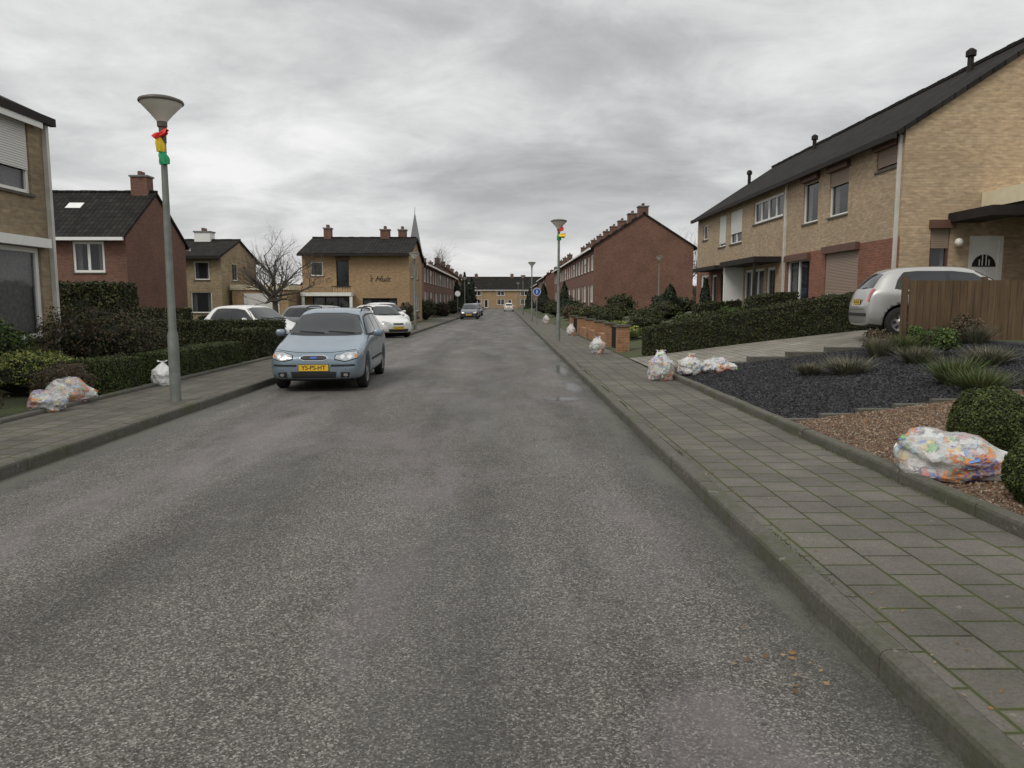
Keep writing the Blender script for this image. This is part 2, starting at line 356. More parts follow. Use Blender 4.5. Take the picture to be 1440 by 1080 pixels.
def hedge(name,x0,x1,y0,y1,zf,h0,h1,mats=L_hedge,size=.03,dens=900,rough=.05,jit=.8):
    cx,cy=(x0+x1)/2,(y0+y1)/2; e=bpy.data.objects.new(name,None); link(e); e.location=(cx,cy,zf(cx))
    H=lambda x:h0+(h1-h0)*(x-x0)/(x1-x0)
    faces=[('x0',(y1-y0)*h0),('x1',(y1-y0)*h1),('y0',(x1-x0)*(h0+h1)/2),('y1',(x1-x0)*(h0+h1)/2),('t',(x1-x0)*(y1-y0))]
    P=[];Q=[]
    for f,A in faces:
        n=int(A*dens); u=rng.random(n); v=rng.random(n)
        if f[0]=='x':
            xx=np.full(n,x0 if f=='x0' else x1); yy=y0+(y1-y0)*u; nn=np.array([-1 if f=='x0' else 1,0,0.])
        elif f[0]=='y':
            yy=np.full(n,y0 if f=='y0' else y1); xx=x0+(x1-x0)*u; nn=np.array([0,-1 if f=='y0' else 1,0.])
        else: xx=x0+(x1-x0)*u; yy=y0+(y1-y0)*v; nn=np.array([0,0,1.])
        hh=np.array([H(a) for a in xx]); zb=np.array([zf(a) for a in xx])
        zz=zb+hh*(v if f!='t' else 1)
        p=np.stack([xx,yy,zz],1)
        off=np.array([noise.noise(Vector(q)*2.3)*rough*1.6+noise.noise(Vector(q)*7)*rough for q in p])+rng.normal(0,.3*rough,n)-np.abs(rng.normal(0,.02,n))
        p=p+nn*off[:,None]
        edge=np.clip((zz-(zb+hh-.07))/.07,0,1) if f!='t' else 0
        if f!='t': p-=nn*(edge*.04)[:,None]
        P.append(p); Q.append(np.tile(nn,(n,1)))
    P=np.concatenate(P)-np.array(e.location); Q=np.concatenate(Q)
    leaves('foliage',P,Q,size,mats,e,jit=jit)
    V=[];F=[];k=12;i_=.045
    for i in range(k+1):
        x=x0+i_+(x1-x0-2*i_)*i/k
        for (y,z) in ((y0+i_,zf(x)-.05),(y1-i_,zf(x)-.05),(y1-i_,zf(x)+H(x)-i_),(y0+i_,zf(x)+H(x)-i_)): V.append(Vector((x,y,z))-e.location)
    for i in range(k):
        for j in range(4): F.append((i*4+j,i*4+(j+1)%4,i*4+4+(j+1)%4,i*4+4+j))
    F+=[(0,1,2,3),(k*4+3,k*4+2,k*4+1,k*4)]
    mesh_obj('inner_branches',V,F,M['core'],e)  # solid dark core filling the hedge behind its leaf shell, no modelled branches
    return e
def bush(name,c,r,mats,n=2500,size=.035,lump=.25,shell=.35,core=.72,jit=.9,twigs=0,seed=0,flat=0.0):
    e=bpy.data.objects.new(name,None); link(e); e.location=c
    d=rng.normal(size=(n,3)); d/=np.linalg.norm(d,axis=1,keepdims=True); d[:,2]=np.where(d[:,2]<(-.35 if not flat else -2),-d[:,2],d[:,2])
    rr=np.array([1+lump*(noise.noise(Vector(q)*1.9+Vector((seed*3.1,0,seed)))*1.5+noise.noise(Vector(q)*4.5+Vector((seed,5,0)))) for q in d])
    rad=rr*(1-shell*rng.random(n)**2)
    P=d*rad[:,None]*np.array(r); P[:,2]+=r[2]*.9; P[:,2]=np.maximum(P[:,2],.01)
    leaves('foliage',P,d,size,mats,e,jit=jit)
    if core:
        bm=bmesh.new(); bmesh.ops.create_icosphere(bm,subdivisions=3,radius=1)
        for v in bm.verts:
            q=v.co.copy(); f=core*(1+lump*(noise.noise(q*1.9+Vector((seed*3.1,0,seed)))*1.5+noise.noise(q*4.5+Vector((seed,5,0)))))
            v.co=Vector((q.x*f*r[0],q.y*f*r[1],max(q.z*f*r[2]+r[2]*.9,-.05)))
        me=bpy.data.meshes.new('inner_branches'); bm.to_mesh(me); bm.free(); me.materials.append(M['core']); link(bpy.data.objects.new('inner_branches',me),e)  # closed dark hull that fills the bush behind the leaves
    if twigs:
        V=[];F=[]
        for i in range(twigs):
            a=R.uniform(0,6.28); el=R.uniform(.2,1.5); dd=Vector((math.cos(a)*math.cos(el)*r[0],math.sin(a)*math.cos(el)*r[1],math.sin(el)*r[2]*1.9))
            p0=Vector((R.uniform(-.2,.2)*r[0],R.uniform(-.2,.2)*r[1],0)); pts=[p0+dd*t+Vector((R.gauss(0,.03),R.gauss(0,.03),R.gauss(0,.02)))*t for t in (0,.35,.7,1.05)]
            tube(V,F,pts,[.012,.008,.005,.002],3)
        mesh_obj('twigs',V,F,M['bark'],e)
    return e
def baretree(name,loc,h,trunk,spread,seed,levels=4,tr=.14,n0=9,up=.35):
    rr=random.Random(seed); V=[];F=[]
    def br(p,d,L,r,lv):
        k=4; pts=[p]; rads=[r]; q=p; dd=d.copy()
        for i in range(k):
            dd=(dd+Vector((rr.gauss(0,.13),rr.gauss(0,.13),rr.gauss(0,.10)+.05))).normalized(); q=q+dd*L/k; pts.append(q); rads.append(r*(1-.7*(i+1)/k))
        tube(V,F,pts,rads,5 if lv>2 else 3)
        if lv<=0: return
        m=5 if lv>1 else 4
        for i in range(m):
            t=rr.uniform(.25,1); j=min(int(t*k),k-1); s=pts[j].lerp(pts[j+1],t*k-j)
            nd=(dd*.7+Vector((rr.gauss(0,.55),rr.gauss(0,.55),rr.gauss(.15,.4)))).normalized()
            br(s,nd,L*rr.uniform(.5,.75),max(rads[j]*.6,.006),lv-1)
    tp=Vector((0,0,trunk)); tube(V,F,[Vector((0,0,-.1)),Vector((.03,0,trunk*.5)),tp,tp+Vector((0,0,.3))],[tr*1.3,tr,tr*.95,tr*.5],8)
    for i in range(n0):
        a=i*2*math.pi/n0+rr.uniform(-.3,.3); el=rr.uniform(up,1.35)
        d=Vector((math.cos(a)*math.cos(el)*spread,math.sin(a)*math.cos(el)*spread,math.sin(el))).normalized()
        br(tp+Vector((0,0,rr.uniform(-.3,.25))),d,(h-trunk)*rr.uniform(.42,.6),tr*.5,levels-1)
    return mesh_obj(name,V,F,M['bark'],smooth=True,loc=loc)
def conifer(name,c,r,h,n=2500,size=.08,mats=L_con):
    e=bpy.data.objects.new(name,None); link(e); e.location=c
    z=rng.random(n)**1.3; a=rng.random(n)*6.283; rad=r*(1-z)**.75*(.75+.3*rng.random(n))*(1+.22*np.sin(a*3+z*9))
    P=np.stack([np.cos(a)*rad,np.sin(a)*rad,.15+z*h],1); Q=np.stack([np.cos(a),np.sin(a),np.full(n,.3)],1)
    leaves('foliage',P,Q,size,mats,e,jit=.6)
    V,F=lathe([(r*.75,.1),(r*.6,h*.4),(r*.3,h*.75),(.02,h*.97)],10); mesh_obj('inner_branches',V,F,M['core'],e)  # plain dark cone filling the tree inside the foliage
    V,F=lathe([(.07,-.1),(.06,.4)],8); mesh_obj('trunk',V,F,M['bark'],e); return e
def tuft(name,c,r,h,n,mats):
    a=rng.random(n)*6.283; rr=r*np.sqrt(rng.random(n))*.45; lean=rng.normal(0,.45,(n,2))
    b=np.stack([np.cos(a)*rr,np.sin(a)*rr,np.zeros(n)],1); L=h*(.6+.5*rng.random(n))
    tip=b+np.stack([(np.cos(a)*.5+lean[:,0])*r,(np.sin(a)*.5+lean[:,1])*r,L],1)
    w=.006+.006*rng.random(n); s=np.stack([np.sin(a)*w,-np.cos(a)*w,0*w],1)
    V=np.stack([b-s,b+s,tip],1).reshape(-1,3); return quadmesh(name,V,mats,None,c,3)
# ---------------------------------------------------------------- ground
def sheet(name,x0,x1,y0,y1,m,z=None,zf=None,off=0,nx=1,ny=1):
    V=[];F=[]
    for j in range(ny+1):
        for i in range(nx+1):
            x=x0+(x1-x0)*i/nx; y=y0+(y1-y0)*j/ny; V.append((x,y,(zf(x) if zf else z)+off))
    for j in range(ny):
        for i in range(nx): a=j*(nx+1)+i; F.append((a,a+1,a+nx+2,a+nx+1))
    return mesh_obj(name,V,F,m)
def groundm():
    m,nt,b=newmat('garden_ground'); co=obj(nt)
    c=ramp(nt,noi(nt,co,.9,8,.75),[(.38,(.06,.05,.035)),(.5,(.06,.075,.028)),(.7,(.085,.10,.035))])
    c=mixc(nt,1,c,ramp(nt,noi(nt,co,25,5,.8),[(.3,.6),(.7,1.3)]),'MULTIPLY')
    nt.links.new(c,b.inputs['Base Color']); b.inputs['Roughness'].default_value=.95; bump(nt,b,noi(nt,co,20,5,.8),.8,.03); return m
xs=[-900,-300,-120,-60,-40,-25,-15,-10,-8,-6.16,-6.15,-4,0,3.3,3.31]+[3.5+.5*i for i in range(13)]+[12,15,20,30,60,61,120,300,900]
ys=[-300,-60,-10,0,10,20,22.4,22.41,30,35.59,35.6,45,60,80,100,150,194.9,195,200,200.1,300,600,1500]
def gh(x,y):
    if 194.95<y<200.05 and -61<x<60.5: return -.03
    if -6.155<x<3.305 and y<=200: return -.03
    if -6.155<x<3.305: return .05
    if x>=3.305: return hx(x)-.01
    if 22.405<=y<=35.595 and x>-61: return -.03
    return .09
V=[(x,y,gh(x,y)) for y in ys for x in xs]; nx=len(xs); F=[(j*nx+i,j*nx+i+1,(j+1)*nx+i+1,(j+1)*nx+i) for j in range(len(ys)-1) for i in range(nx-1)]
mesh_obj('ground',V,F,groundm())
sheet('road',-4.57,1.6,-8,195,M['asphalt'],z=0)
sheet('side_street',-58,-4.57,22.6,35.4,M['asphalt'],z=-.004)
sheet('cross_road',-60,60,195,200,M['asphalt'],z=-.004)
XR=3.27
sheet('pavement',1.73,XR,-8,194,M['pav'],z=.115)
sheet('pavement',-6.2,-4.70,-8,22.3,M['pav'],z=.115)
sheet('pavement',-6.2,-4.70,35.7,194,M['pav'],z=.115)
def kerb(name,x0,x1,y0,y1,zt,seg=1.0,side=-1,zb=-.04):
    V=[];F=[]
    y=y0
    while y<y1-.05:
        ye=min(y+seg,y1)-.006; dz=R.gauss(0,.003); dx=R.gauss(0,.003)
        prof=[(x0,zb),(x0,zt-.03),(x0+.008,zt-.01),(x0+.028,zt),(x1-.012,zt),(x1,zt-.012),(x1,zb)]
        if side>0: prof=[(x0+x1-a,b) for a,b in prof]
        n=len(V); k=len(prof)
        for yy in (y,ye): V+= [(a+dx,yy,b+dz) for a,b in prof]
        for i in range(k-1): F.append((n+i,n+i+1,n+k+i+1,n+k+i))
        F.append(tuple(n+i for i in range(k))); F.append(tuple(n+k+i for i in reversed(range(k)))); y+=seg
    return mesh_obj(name,V,F,M['kerb'])
kerb('kerb',1.6,1.728,-8,194,.125)
kerb('kerb',-4.698,-4.57,-8,22.2,.125,side=1)
kerb('kerb',-4.698,-4.57,35.8,194,.125,side=1)
kerb('garden_edging',XR+.003,XR+.11,-8,15.2,.215,seg=1.0)
kerb('garden_edging',-6.31,-6.203,-8,22.2,.17,seg=1.0,side=1)
def xkerb(name,y0,y1,x0,x1,zf,h,seg=1.0,m=None):
    V=[];F=[];x=x0
    while x<x1-.05:
        xe=min(x+seg,x1)-.006; n=len(V)
        for xx in (x,xe):
            z=zf((x+xe)/2)+h
            V+=[(xx,y0,z-.35),(xx,y0,z-.01),(xx,y0+.012,z),(xx,y1-.012,z),(xx,y1,z-.01),(xx,y1,z-.35)]
        for i in range(5): F.append((n+i,n+i+1,n+7+i,n+6+i))
        F.append(tuple(n+i for i in range(6))); F.append(tuple(n+6+i for i in reversed(range(6)))); x+=seg
    return mesh_obj(name,V,F,m or M['kerb'])
xkerb('garden_edging',8.85,8.93,XR+.12,9.5,hx,.03,.45)
xkerb('driveway_edging',15.12,15.24,XR+.13,8.2,hx,.09,.8)
xkerb('kerb',22.25,22.38,-30,-6.2,lambda x:.1,.02,1.0)
sheet('driveway',XR+.0,11.0,15.25,19.35,M['drive'],zf=hx,off=.012,nx=14)
def gravelm(name,c,sc,hi):
    m,nt,b=newmat(name); co=obj(nt)
    v=N(nt,'ShaderNodeTexVoronoi',{'Vector':co,'Scale':sc}); s=N(nt,'ShaderNodeSeparateColor',{0:v.outputs['Color']})
    o=ramp(nt,s.outputs[0],[(0,[x*.4 for x in c]),(.6,c),(1,hi)])
    nt.links.new(o,b.inputs['Base Color']); b.inputs['Roughness'].default_value=.8; bump(nt,b,v.outputs['Distance'],1,.02); return m
M['peb']=gravelm('pebble_gravel_bed',(.15,.10,.065),55,(.32,.24,.17)); M['sla']=gravelm('slate_gravel_bed',(.02,.02,.022),45,(.06,.06,.066))
sheet('pebble_bed',XR+.11,9.4,-4,8.85,M['peb'],zf=hx,off=.008,nx=12)
sheet('slate_bed',XR+.11,9.4,8.93,15.12,M['sla'],zf=hx,off=.008,nx=12)
def stones(name,x0,x1,y0,y1,n,s,mats):
    x=x0+(x1-x0)*rng.random(n); y=y0+(y1-y0)*rng.random(n); z=np.array([hx(a) for a in x])+.012
    base=np.array([[1,0,0],[-1,0,0],[0,1,0],[0,-1,0],[0,0,1],[0,0,-1]],float)
    tri=np.array([[0,2,4],[2,1,4],[1,3,4],[3,0,4],[2,0,5],[1,2,5],[3,1,5],[0,3,5]])
    sc=s*(.55+.9*rng.random((n,1,1)))*np.array([1,.75,.5])*(.7+.6*rng.random((n,1,3)))
    q=rng.normal(size=(n,4)); q/=np.linalg.norm(q,axis=1,keepdims=True); w,a,b,c=q.T
    Rm=np.stack([np.stack([1-2*(b*b+c*c),2*(a*b-c*w),2*(a*c+b*w)],1),np.stack([2*(a*b+c*w),1-2*(a*a+c*c),2*(b*c-a*w)],1),np.stack([2*(a*c-b*w),2*(b*c+a*w),1-2*(a*a+b*b)],1)],1)
    P=(base[None]*sc); P=np.einsum('nij,nkj->nki',Rm,P)+np.stack([x,y,z],1)[:,None]
    V=P[:,tri].reshape(-1,3); o=quadmesh(name,V,mats,None,(0,0,0),3)
    mi=np.repeat(rng.integers(0,len(mats),n),8).astype(np.int32); o.data.polygons.foreach_set('material_index',mi); return o
st_p=[simple('pebble_%d'%i,c,.8,var=.2,spec=.3) for i,c in enumerate([(.17,.105,.065),(.24,.165,.105),(.11,.075,.05),(.33,.27,.20),(.20,.115,.07)])]
st_s=[simple('slate_%d'%i,c,.7,var=.3,spec=.3) for i,c in enumerate([(.020,.020,.023),(.036,.036,.04),(.012,.012,.014),(.055,.055,.06)])]
stones('pebble_gravel',XR+.13,6.4,3.2,8.83,26000,.014,st_p)
stones('slate_gravel',XR+.13,9.2,8.95,15.1,34000,.022,st_s)
# shallow wet patches with feathered edges
def wetm():
    m,nt,b=newmat('puddle_water'); co=obj(nt)
    l=N(nt,'ShaderNodeVectorMath',{0:co},operation='LENGTH').outputs['Value']
    a=N(nt,'ShaderNodeMath',{0:noi(nt,co,2.2,6,.7,.3),1:1.1,2:l},operation='MULTIPLY_ADD')
    al=ramp(nt,N(nt,'ShaderNodeMapRange',{0:a.outputs[0],1:.95,2:1.4,3:1.0,4:0.0}).outputs[0],[(0,0),(1,.85)])
    nt.links.new(al,b.inputs['Alpha']); b.inputs['Base Color'].default_value=(.045,.042,.036,1); b.inputs['Roughness'].default_value=.12; b.inputs['Specular IOR Level'].default_value=.5
    return m
M['water']=wetm()
for (x,y,sx,sy) in ((1.0,12.2,.42,.40),(1.3,13.9,.28,1.3),(1.35,17.5,.25,1.8)):
    k=32; o=mesh_obj('puddle',[(0,0,0)]+[(math.cos(6.2832*i/k),math.sin(6.2832*i/k),0) for i in range(k)],[(0,1+i,1+(i+1)%k) for i in range(k)],M['water'],loc=(x,y,.004)); o.scale=(min(sx,1.58-x),sy,1)
P=np.stack([rng.normal(1.25,.10,60),rng.normal(3.05,.18,60),np.full(60,.012)+rng.random(60)*.012],1)
lm=leafset('dead_leaf',[(.20,.11,.04),(.12,.07,.03),(.28,.19,.09)])
leaves('fallen_leaves',P[:22],np.tile([0,0,1.],(22,1)),.018,lm,jit=.4)
n=160; P=np.stack([1.735+np.abs(rng.normal(0,.12,n)),rng.uniform(2,16,n),np.full(n,.124)],1); leaves('fallen_leaves',P,np.tile([0,0,1.],(n,1)),.009,lm,jit=.3)
n=7000; side=rng.random(n)<.5
P=np.stack([np.where(side,XR-.005-np.abs(rng.normal(0,.02,n)),1.735+np.abs(rng.normal(0,.010,n))),rng.uniform(2,18,n),np.full(n,.119)],1)
msk=np.array([noise.noise(Vector((0,p[1]*.9,p[0])))>.0 for p in P]); P=P[msk]
leaves('moss',P,np.tile([0,0,1.],(len(P),1)),.006,L_gr,jit=1.2)

# ---------------------------------------------------------------- right terrace (near)
def u(y): return y-20.8
br=dict
opsW=[(u(21.15),u(22.35),5.42,6.05,br(shut=.85,smat='slatb',boxm='shutter',frame='shutter')),
 (u(24.1),u(25.5),4.45,5.98,br(shut=.35,smat='slatb',boxm='shutter')),(u(26.4),u(27.7),4.45,5.98,br(shut=.1,smat='slatb',boxm='shutter')),
 (u(29.7),u(33.2),5.0,5.95,br(cols=4,fw=.1)),(u(34.8),u(36.6),4.4,5.95,br(shut=.7,smat='slatw',cols=2)),(u(37.3),u(38.5),4.4,5.95,br(shut=.9,smat='slatw')),(u(40.6),u(41.6),5.0,5.8),
 (u(23.2),u(25.6),1.85,3.3,br(shut=.97,smat='slatb',boxm='shutter')),(u(26.9),u(29.0),1.5,3.2,br(cols=2,boxm='shutter',fw=.09)),
 (u(30.3),u(31.3),.9,3.05,br(trans=1.8,sill=False,fw=.12)),(u(31.6),u(34.2),1.4,3.05,br(cols=3,fw=.1)),
 (u(36),u(38),1.5,3.1,br(cols=2,fw=.1)),(u(38.7),u(39.6),.9,3.05,br(sill=False,fw=.12)),(u(40.2),u(41.8),1.6,3.1,br(cols=2,fw=.1))]
opsS=[(.85,1.4,2.5,3.7,br(shut=.5,smat='slatb',frame='shutter',boxm='shutter')),(1.95,2.95,1.2,3.45,br(door=True,frame='white',sill=False,fw=.1))]
g,FR=house('terraced_house',11,19.4,20.8,42.7,.87,6.35,9.1,'y','beige',{'W':opsW,'S':opsS},
 {'W':[(0,8.5,.3,3.42,'red'),(8.5,17,.3,3.42,'beige2'),(17,21.9,.3,3.42,'red'),(0,21.9,3.42,6.35,'beige2')]},eo=.3,go=.1,chim=[],fascia='dark',chm='dark')
F=FR['W']
for yy in (.12,8.45): fbox(g,'drain_pipes',M['pipe'],F,yy,yy+.09,.7,6.2,.004,.09)
fbox(g,'porch_canopy',M['dark'],F,8.9,13.6,3.2,3.42,.003,1.1); fbox(g,'porch_canopy',M['dark'],F,15.2,19.3,3.2,3.38,.003,.9)
fbox(g,'porch_posts',M['dark'],F,9.0,9.1,.8,3.2,.95,1.05)
fbox(g,'porch_wall',M['white'],F,13.5,13.62,.8,3.2,.01,.9)
g.box('carport_fascia',M['cream'],13.2,19.2,16.6,20.78,4.18,4.62); g.box('carport_ceiling',M['dark'],12.3,13.19,18.9,20.78,3.8,4.05)
g.box('carport_ceiling_inner',M['dark'],13.25,19.1,16.7,20.7,3.95,4.17)
g.box('carport_posts',M['cream'],14.35,14.5,17.6,17.75,.6,3.94)
g.box('annex_wall',M['red'],14.9,15.05,17.0,20.78,.6,3.94)
V,Fc=lathe([(0.001,.12),(.08,.09),(.12,0),(.08,-.09),(.001,-.12)],14,(12.55,20.62,3.25)); g.add('globe_lamp',M['lampbowl'],V,Fc,True)
for (x,y,z) in ((14.6,24.0,8.7),(14.5,35.5,8.6),(13.6,42.0,8.1),(15.1,22.1,9.0)):
    V,Fc=lathe([(.09,0),(.09,.55),(.15,.56),(.15,.72),(.05,.80)],10,(x,y,z)); g.add('roof_vents',M['dark'],V,Fc)
g.done()
g=G('wooden_fence',(10.4,14.6,hx(9)))
x=7.95
while x<14:
    g.box('boards',M['fence'],x,x+.135,14.55+R.gauss(0,.004),14.575,hx(x)-.05,2.03+R.gauss(0,.006)); x+=.142
for px in (7.89,9.45,11.25,13.1): g.box('posts',M['fence'],px-.045,px+.045,14.58,14.67,hx(px)-.1,2.1)
for z in (1.05,1.75): g.box('rails',M['fence'],7.93,14,14.578,14.61,z,z+.07)
g.done()
hedge('privet_hedge',3.75,9.6,19.5,20.3,hx,.72,1.0,size=.024,dens=1800,rough=.04)
hedge('privet_hedge',9.1,10.7,27.0,28.2,hx,.95,1.1,size=.04,dens=500)
hedge('privet_hedge',8.5,10.6,33,33.9,hx,.7,.8,size=.045,dens=400)
bush('boxwood_ball',(4.32,6.42,hx(4.3)-.03),(.35,.35,.33),L_box,18000,.012,.05,.10,.93,seed=1,flat=1)
bush('boxwood_ball',(3.84,5.05,hx(3.8)-.03),(.29,.29,.28),L_box,16000,.012,.05,.10,.93,seed=2,flat=1)
bush('boxwood_ball',(5.9,7.6,hx(5.8)),(.4,.4,.36),L_box,9000,.014,.07,.12,.93,seed=5,flat=1)
for i,(x,y,r,h) in enumerate([(5.6,12.0,.38,.3),(5.15,12.4,.22,.22),(6.1,9.9,.36,.4),(6.9,12.3,.3,.3),(6.9,13.6,.25,.4),(7.5,13.9,.3,.35),(8.2,14.1,.3,.3),(8.9,13.9,.3,.4),(6.0,9.2,.35,.3),(7.4,11.2,.35,.3)]):
    tuft('lavender_plant',(x,y,hx(x)),r,h,650,L_lav if i%3!=2 else L_gr)
for i,(x,y,r) in enumerate([(7.2,14.2,.25),(8.0,14.25,.22),(8.9,14.2,.28),(7.6,12.7,.25)]): bush('garden_shrub',(x,y,hx(x)),(r,r,r),L_grn if i%2 else L_heath,1400,.025,.3,.6,.5,seed=i+20)
# ---------------------------------------------------------------- right middle gardens
g=G('low_garden_wall',(3.4,29,0))
M['orange']=brick('orange_brick',(.42,.20,.09),(.33,.15,.07),(.33,.27,.19))
for i,y in enumerate((22.0,24.6,27.4,30.4,34.0,38.0)):
    g.box('pillars',M['orange'],3.33,3.68,y-.18,y+.18,.1,.88); g.box('pillar_caps',M['kerb'],3.29,3.72,y-.22,y+.22,.882,.94)
for a,b in ((24.79,27.2),(27.6,30.2),(30.6,33.8)): g.box('wall_panels',M['orange'],3.40,3.6,a,b,.1,.5)
for a,b in ((22.2,24.4),(34.2,37.8)):
    n=int((b-a)/.13)
    for i in range(n): g.box('railings',M['dark'],3.49,3.51,a+i*.13,a+i*.13+.02,.15,.8)
    g.box('railings',M['dark'],3.485,3.515,a,b,.8,.83)
g.done()
sh=[(5.2,23.5,.5,L_grn,.5),(6.5,25.5,.6,L_box,.6),(4.6,26.5,.45,L_yel,.4),(5.5,29,.7,L_hedge,.7),(7.6,27.5,.6,L_hedge,.6),(4.8,31.5,.6,L_yel,.45),(6.4,33.5,.8,L_hedge,.8),(5,36.5,.8,L_hedge,1.0),(8.3,38,.8,L_hedge,.8),(4.6,41,.9,L_hedge,1.0),(6.6,44,.9,L_hedge,.9),(4.6,47,1,L_brown,.9),(7.8,50,1.0,L_hedge,1.3),(5,54,1.1,L_hedge,1.1),(5.2,60,1,L_con,1.5),(4.6,68,1,L_hedge,1.1),(5,78,1.2,L_hedge,1.3),(4.8,90,1.4,L_con,1.6),(9.6,31,.6,L_grn,.5),(8.6,23.6,.5,L_grn,.6),(7.4,22.6,.4,L_yel,.3),(10,46,1.0,L_con,1.1),(12,50,1.1,L_hedge,1.0),(14,48,1.5,L_brown,1.0)]
for i,(x,y,r,mm,h) in enumerate(sh): bush('garden_shrub',(x,y,hx(x)),(r,r,h*.55),mm,1800,.045 if y<40 else .07,.3,.45,.75,seed=i,twigs=12 if i%3==0 else 0)
conifer('conifer_tree',(9.0,40.5,hx(9)),.75,1.6,3000,.06); conifer('conifer_tree',(10.4,38.5,hx(10)),.42,1.8,1800,.06)
conifer('conifer_tree',(5.6,70,.3),.8,3.0,1500,.12); conifer('conifer_tree',(5.2,100,.3),1.0,3.6,1500,.15)
for i in range(14): tuft('ornamental_grass',(R.uniform(3.9,8.5),R.uniform(21,30),hx(5.5)),.35,.35,160,L_gr)
def rowops(n,w,z0,z2,phase=0):
    o=[]
    for i in range(n):
        a=i*w
        o+= [(a+.5,a+2.6,z0+.7,z0+2.2,br(cols=2,curt=True,fw=.11)),(a+3.4,a+4.3,z0,z0+2.2,br(sill=False,curt=False,fw=.14)),(a+.5,a+2.3,z2,z2+1.35,br(cols=2,fw=.11,shut=.4 if i%2 else 0,smat='slatw')),(a+3.4,a+4.9,z2,z2+1.35,br(cols=2,fw=.11))]
    return o
g,FR=house('terraced_brick_house',7.5,15.9,63,113.4,.5,6.3,8.95,'y','dred',{'W':rowops(9,5.6,.9,4.3)},{},eo=.3,go=.1,chim=[(11.7,y,.8,.9,9.6) for y in (63.8,69,75,80.5,86,92,98,104,111)],fascia='white')
g.done()
g,FR=house('terraced_brick_house',6.6,14.5,120,146,.3,5.9,8.4,'y','dred',{'W':rowops(4,6.2,.7,3.9)},{},chim=[(10.5,y,.8,.9,9.2) for y in (121,130,139)]); g.done()
g,FR=house('terraced_brick_house',7.0,14.5,155,189,.3,5.6,8.0,'y','red',{'W':rowops(5,6.2,.7,3.7)},{},chim=[(10.7,y,.8,.9,8.8) for y in (156,170,184)]); g.done()
g,FR=house('corner_house',-16,11,205,214,0,5.2,8.6,'x','tan',{'S':[q for i in range(4) for q in ((i*6.5+.8,i*6.5+3,.9,2.5,br(cols=2,fw=.12)),(i*6.5+3.8,i*6.5+4.9,.1,2.4,br(sill=False,fw=.15)),(i*6.5+.8,i*6.5+3,3.4,4.7,br(cols=2,fw=.12)))]},{},chim=[(-8,209.5,.9,.9,9.4),(2,209.5,.9,.9,9.4)]); g.done()
g,FR=house('terraced_brick_house',-15,-7.6,70,115,.1,5.3,7.0,'y','dred',{'E':rowops(8,5.6,.4,3.5)},{},eo=.3,chim=[(-11.3,y,.7,.8,7.6) for y in (71,82,93,104,114)]); g.done()
g,FR=house('terraced_brick_house',-14.5,-7.4,121,146,.1,5.5,7.9,'y','red',{'E':rowops(4,6,.4,3.5)},{},chim=[(-11,y,.8,.9,8.7) for y in (122,133,145)]); g.done()
g,FR=house('terraced_brick_house',-14.5,-7.6,154,188,.1,5.4,7.6,'y','dred',{'E':rowops(5,6.2,.4,3.5)},{},chim=[(-11,y,.8,.9,8.4) for y in (155,170,186)]); g.done()
# ---------------------------------------------------------------- beige house with balcony
g,FR=house('beige_house',-14.6,-6.9,54,62,.1,5.15,6.45,'x','tan',{'S':[(.6,1.5,3.5,4.5,br()),(2.45,3.35,2.75,4.6,br(frame='dark',curt=False)),(.7,3.4,.3,2.0,br(cols=3,frame='dark')),(4.3,6.8,.3,1.9,br(cols=2,frame='dark'))],'E':[(1,2.3,3.4,4.6),(4,6,.9,2.2,br(cols=2)),(4.5,5.8,3.4,4.6)]},
 {'S':[(0,7.7,-.3,5.15,'tan')]},eo=.5,go=.2,chim=[(-13.6,58,.55,.6,7.2),(-9.2,58,.7,.6,7.1),(-7.9,58.2,.6,.6,7.1)],fascia='dark')
F=FR['S']
fbox(g,'balcony_slab',M['white'],F,.1,3.7,2.05,2.3,.01,1.0); fbox(g,'balcony_parapet',M['tan'],F,.1,2.3,2.31,2.8,.9,1.0)
fbox(g,'balcony_rail',M['dark'],F,2.3,3.7,2.7,2.76,.93,.98)
for k in range(8): fbox(g,'balcony_rail',M['dark'],F,2.35+k*.18,2.37+k*.18,2.3,2.7,.94,.97)
for uu in (.15,3.55): fbox(g,'porch_columns',M['white'],F,uu,uu+.2,.05,2.04,.8,.95)
fbox(g,'panel_strip',M['shutter'],F,2.4,3.45,4.62,5.0,.003,.03)
for (a,b,r) in ((1.1,3.15,.22),(1.9,3.2,.17)):
    V,Fc=lathe([(r,0),(r,.03)],12,axis='x'); 
    V=[F.p(a+v[1],b+v[2]+.0,.02+v[0]) for v in V]; g.add('wall_ornaments',M['dark'],V,Fc)
e=g.done()
t=bpy.data.curves.new('lettering','FONT'); t.body="'t Huis"; t.size=.6; t.extrude=.01; t.shear=.5; t.offset=-.008
to=bpy.data.objects.new('lettering',t); link(to,e); to.rotation_euler=(math.pi/2,0,0); to.location=(0.85,-4.03,3.0); t.materials.append(M['dark'])
g=G('church_tower',(-29.8,250,0)); g.box('tower',M['dred'],-32,-27.6,248,252,0,17)
V=[(-32.1,247.9,17),(-27.5,247.9,17),(-27.5,252.1,17),(-32.1,252.1,17),(-29.8,250,31.5)]; g.add('spire',M['lead'],V,[(0,1,4),(1,2,4),(2,3,4),(3,0,4)])
g.box('belfry_louvres',M['dark'],-30.6,-29,247.93,247.98,12.5,15.5)
g.add('cross_finial',M['lead'],*lathe([(.1,31.2),(.06,33)],6,(-29.8,250,0))); g.done()
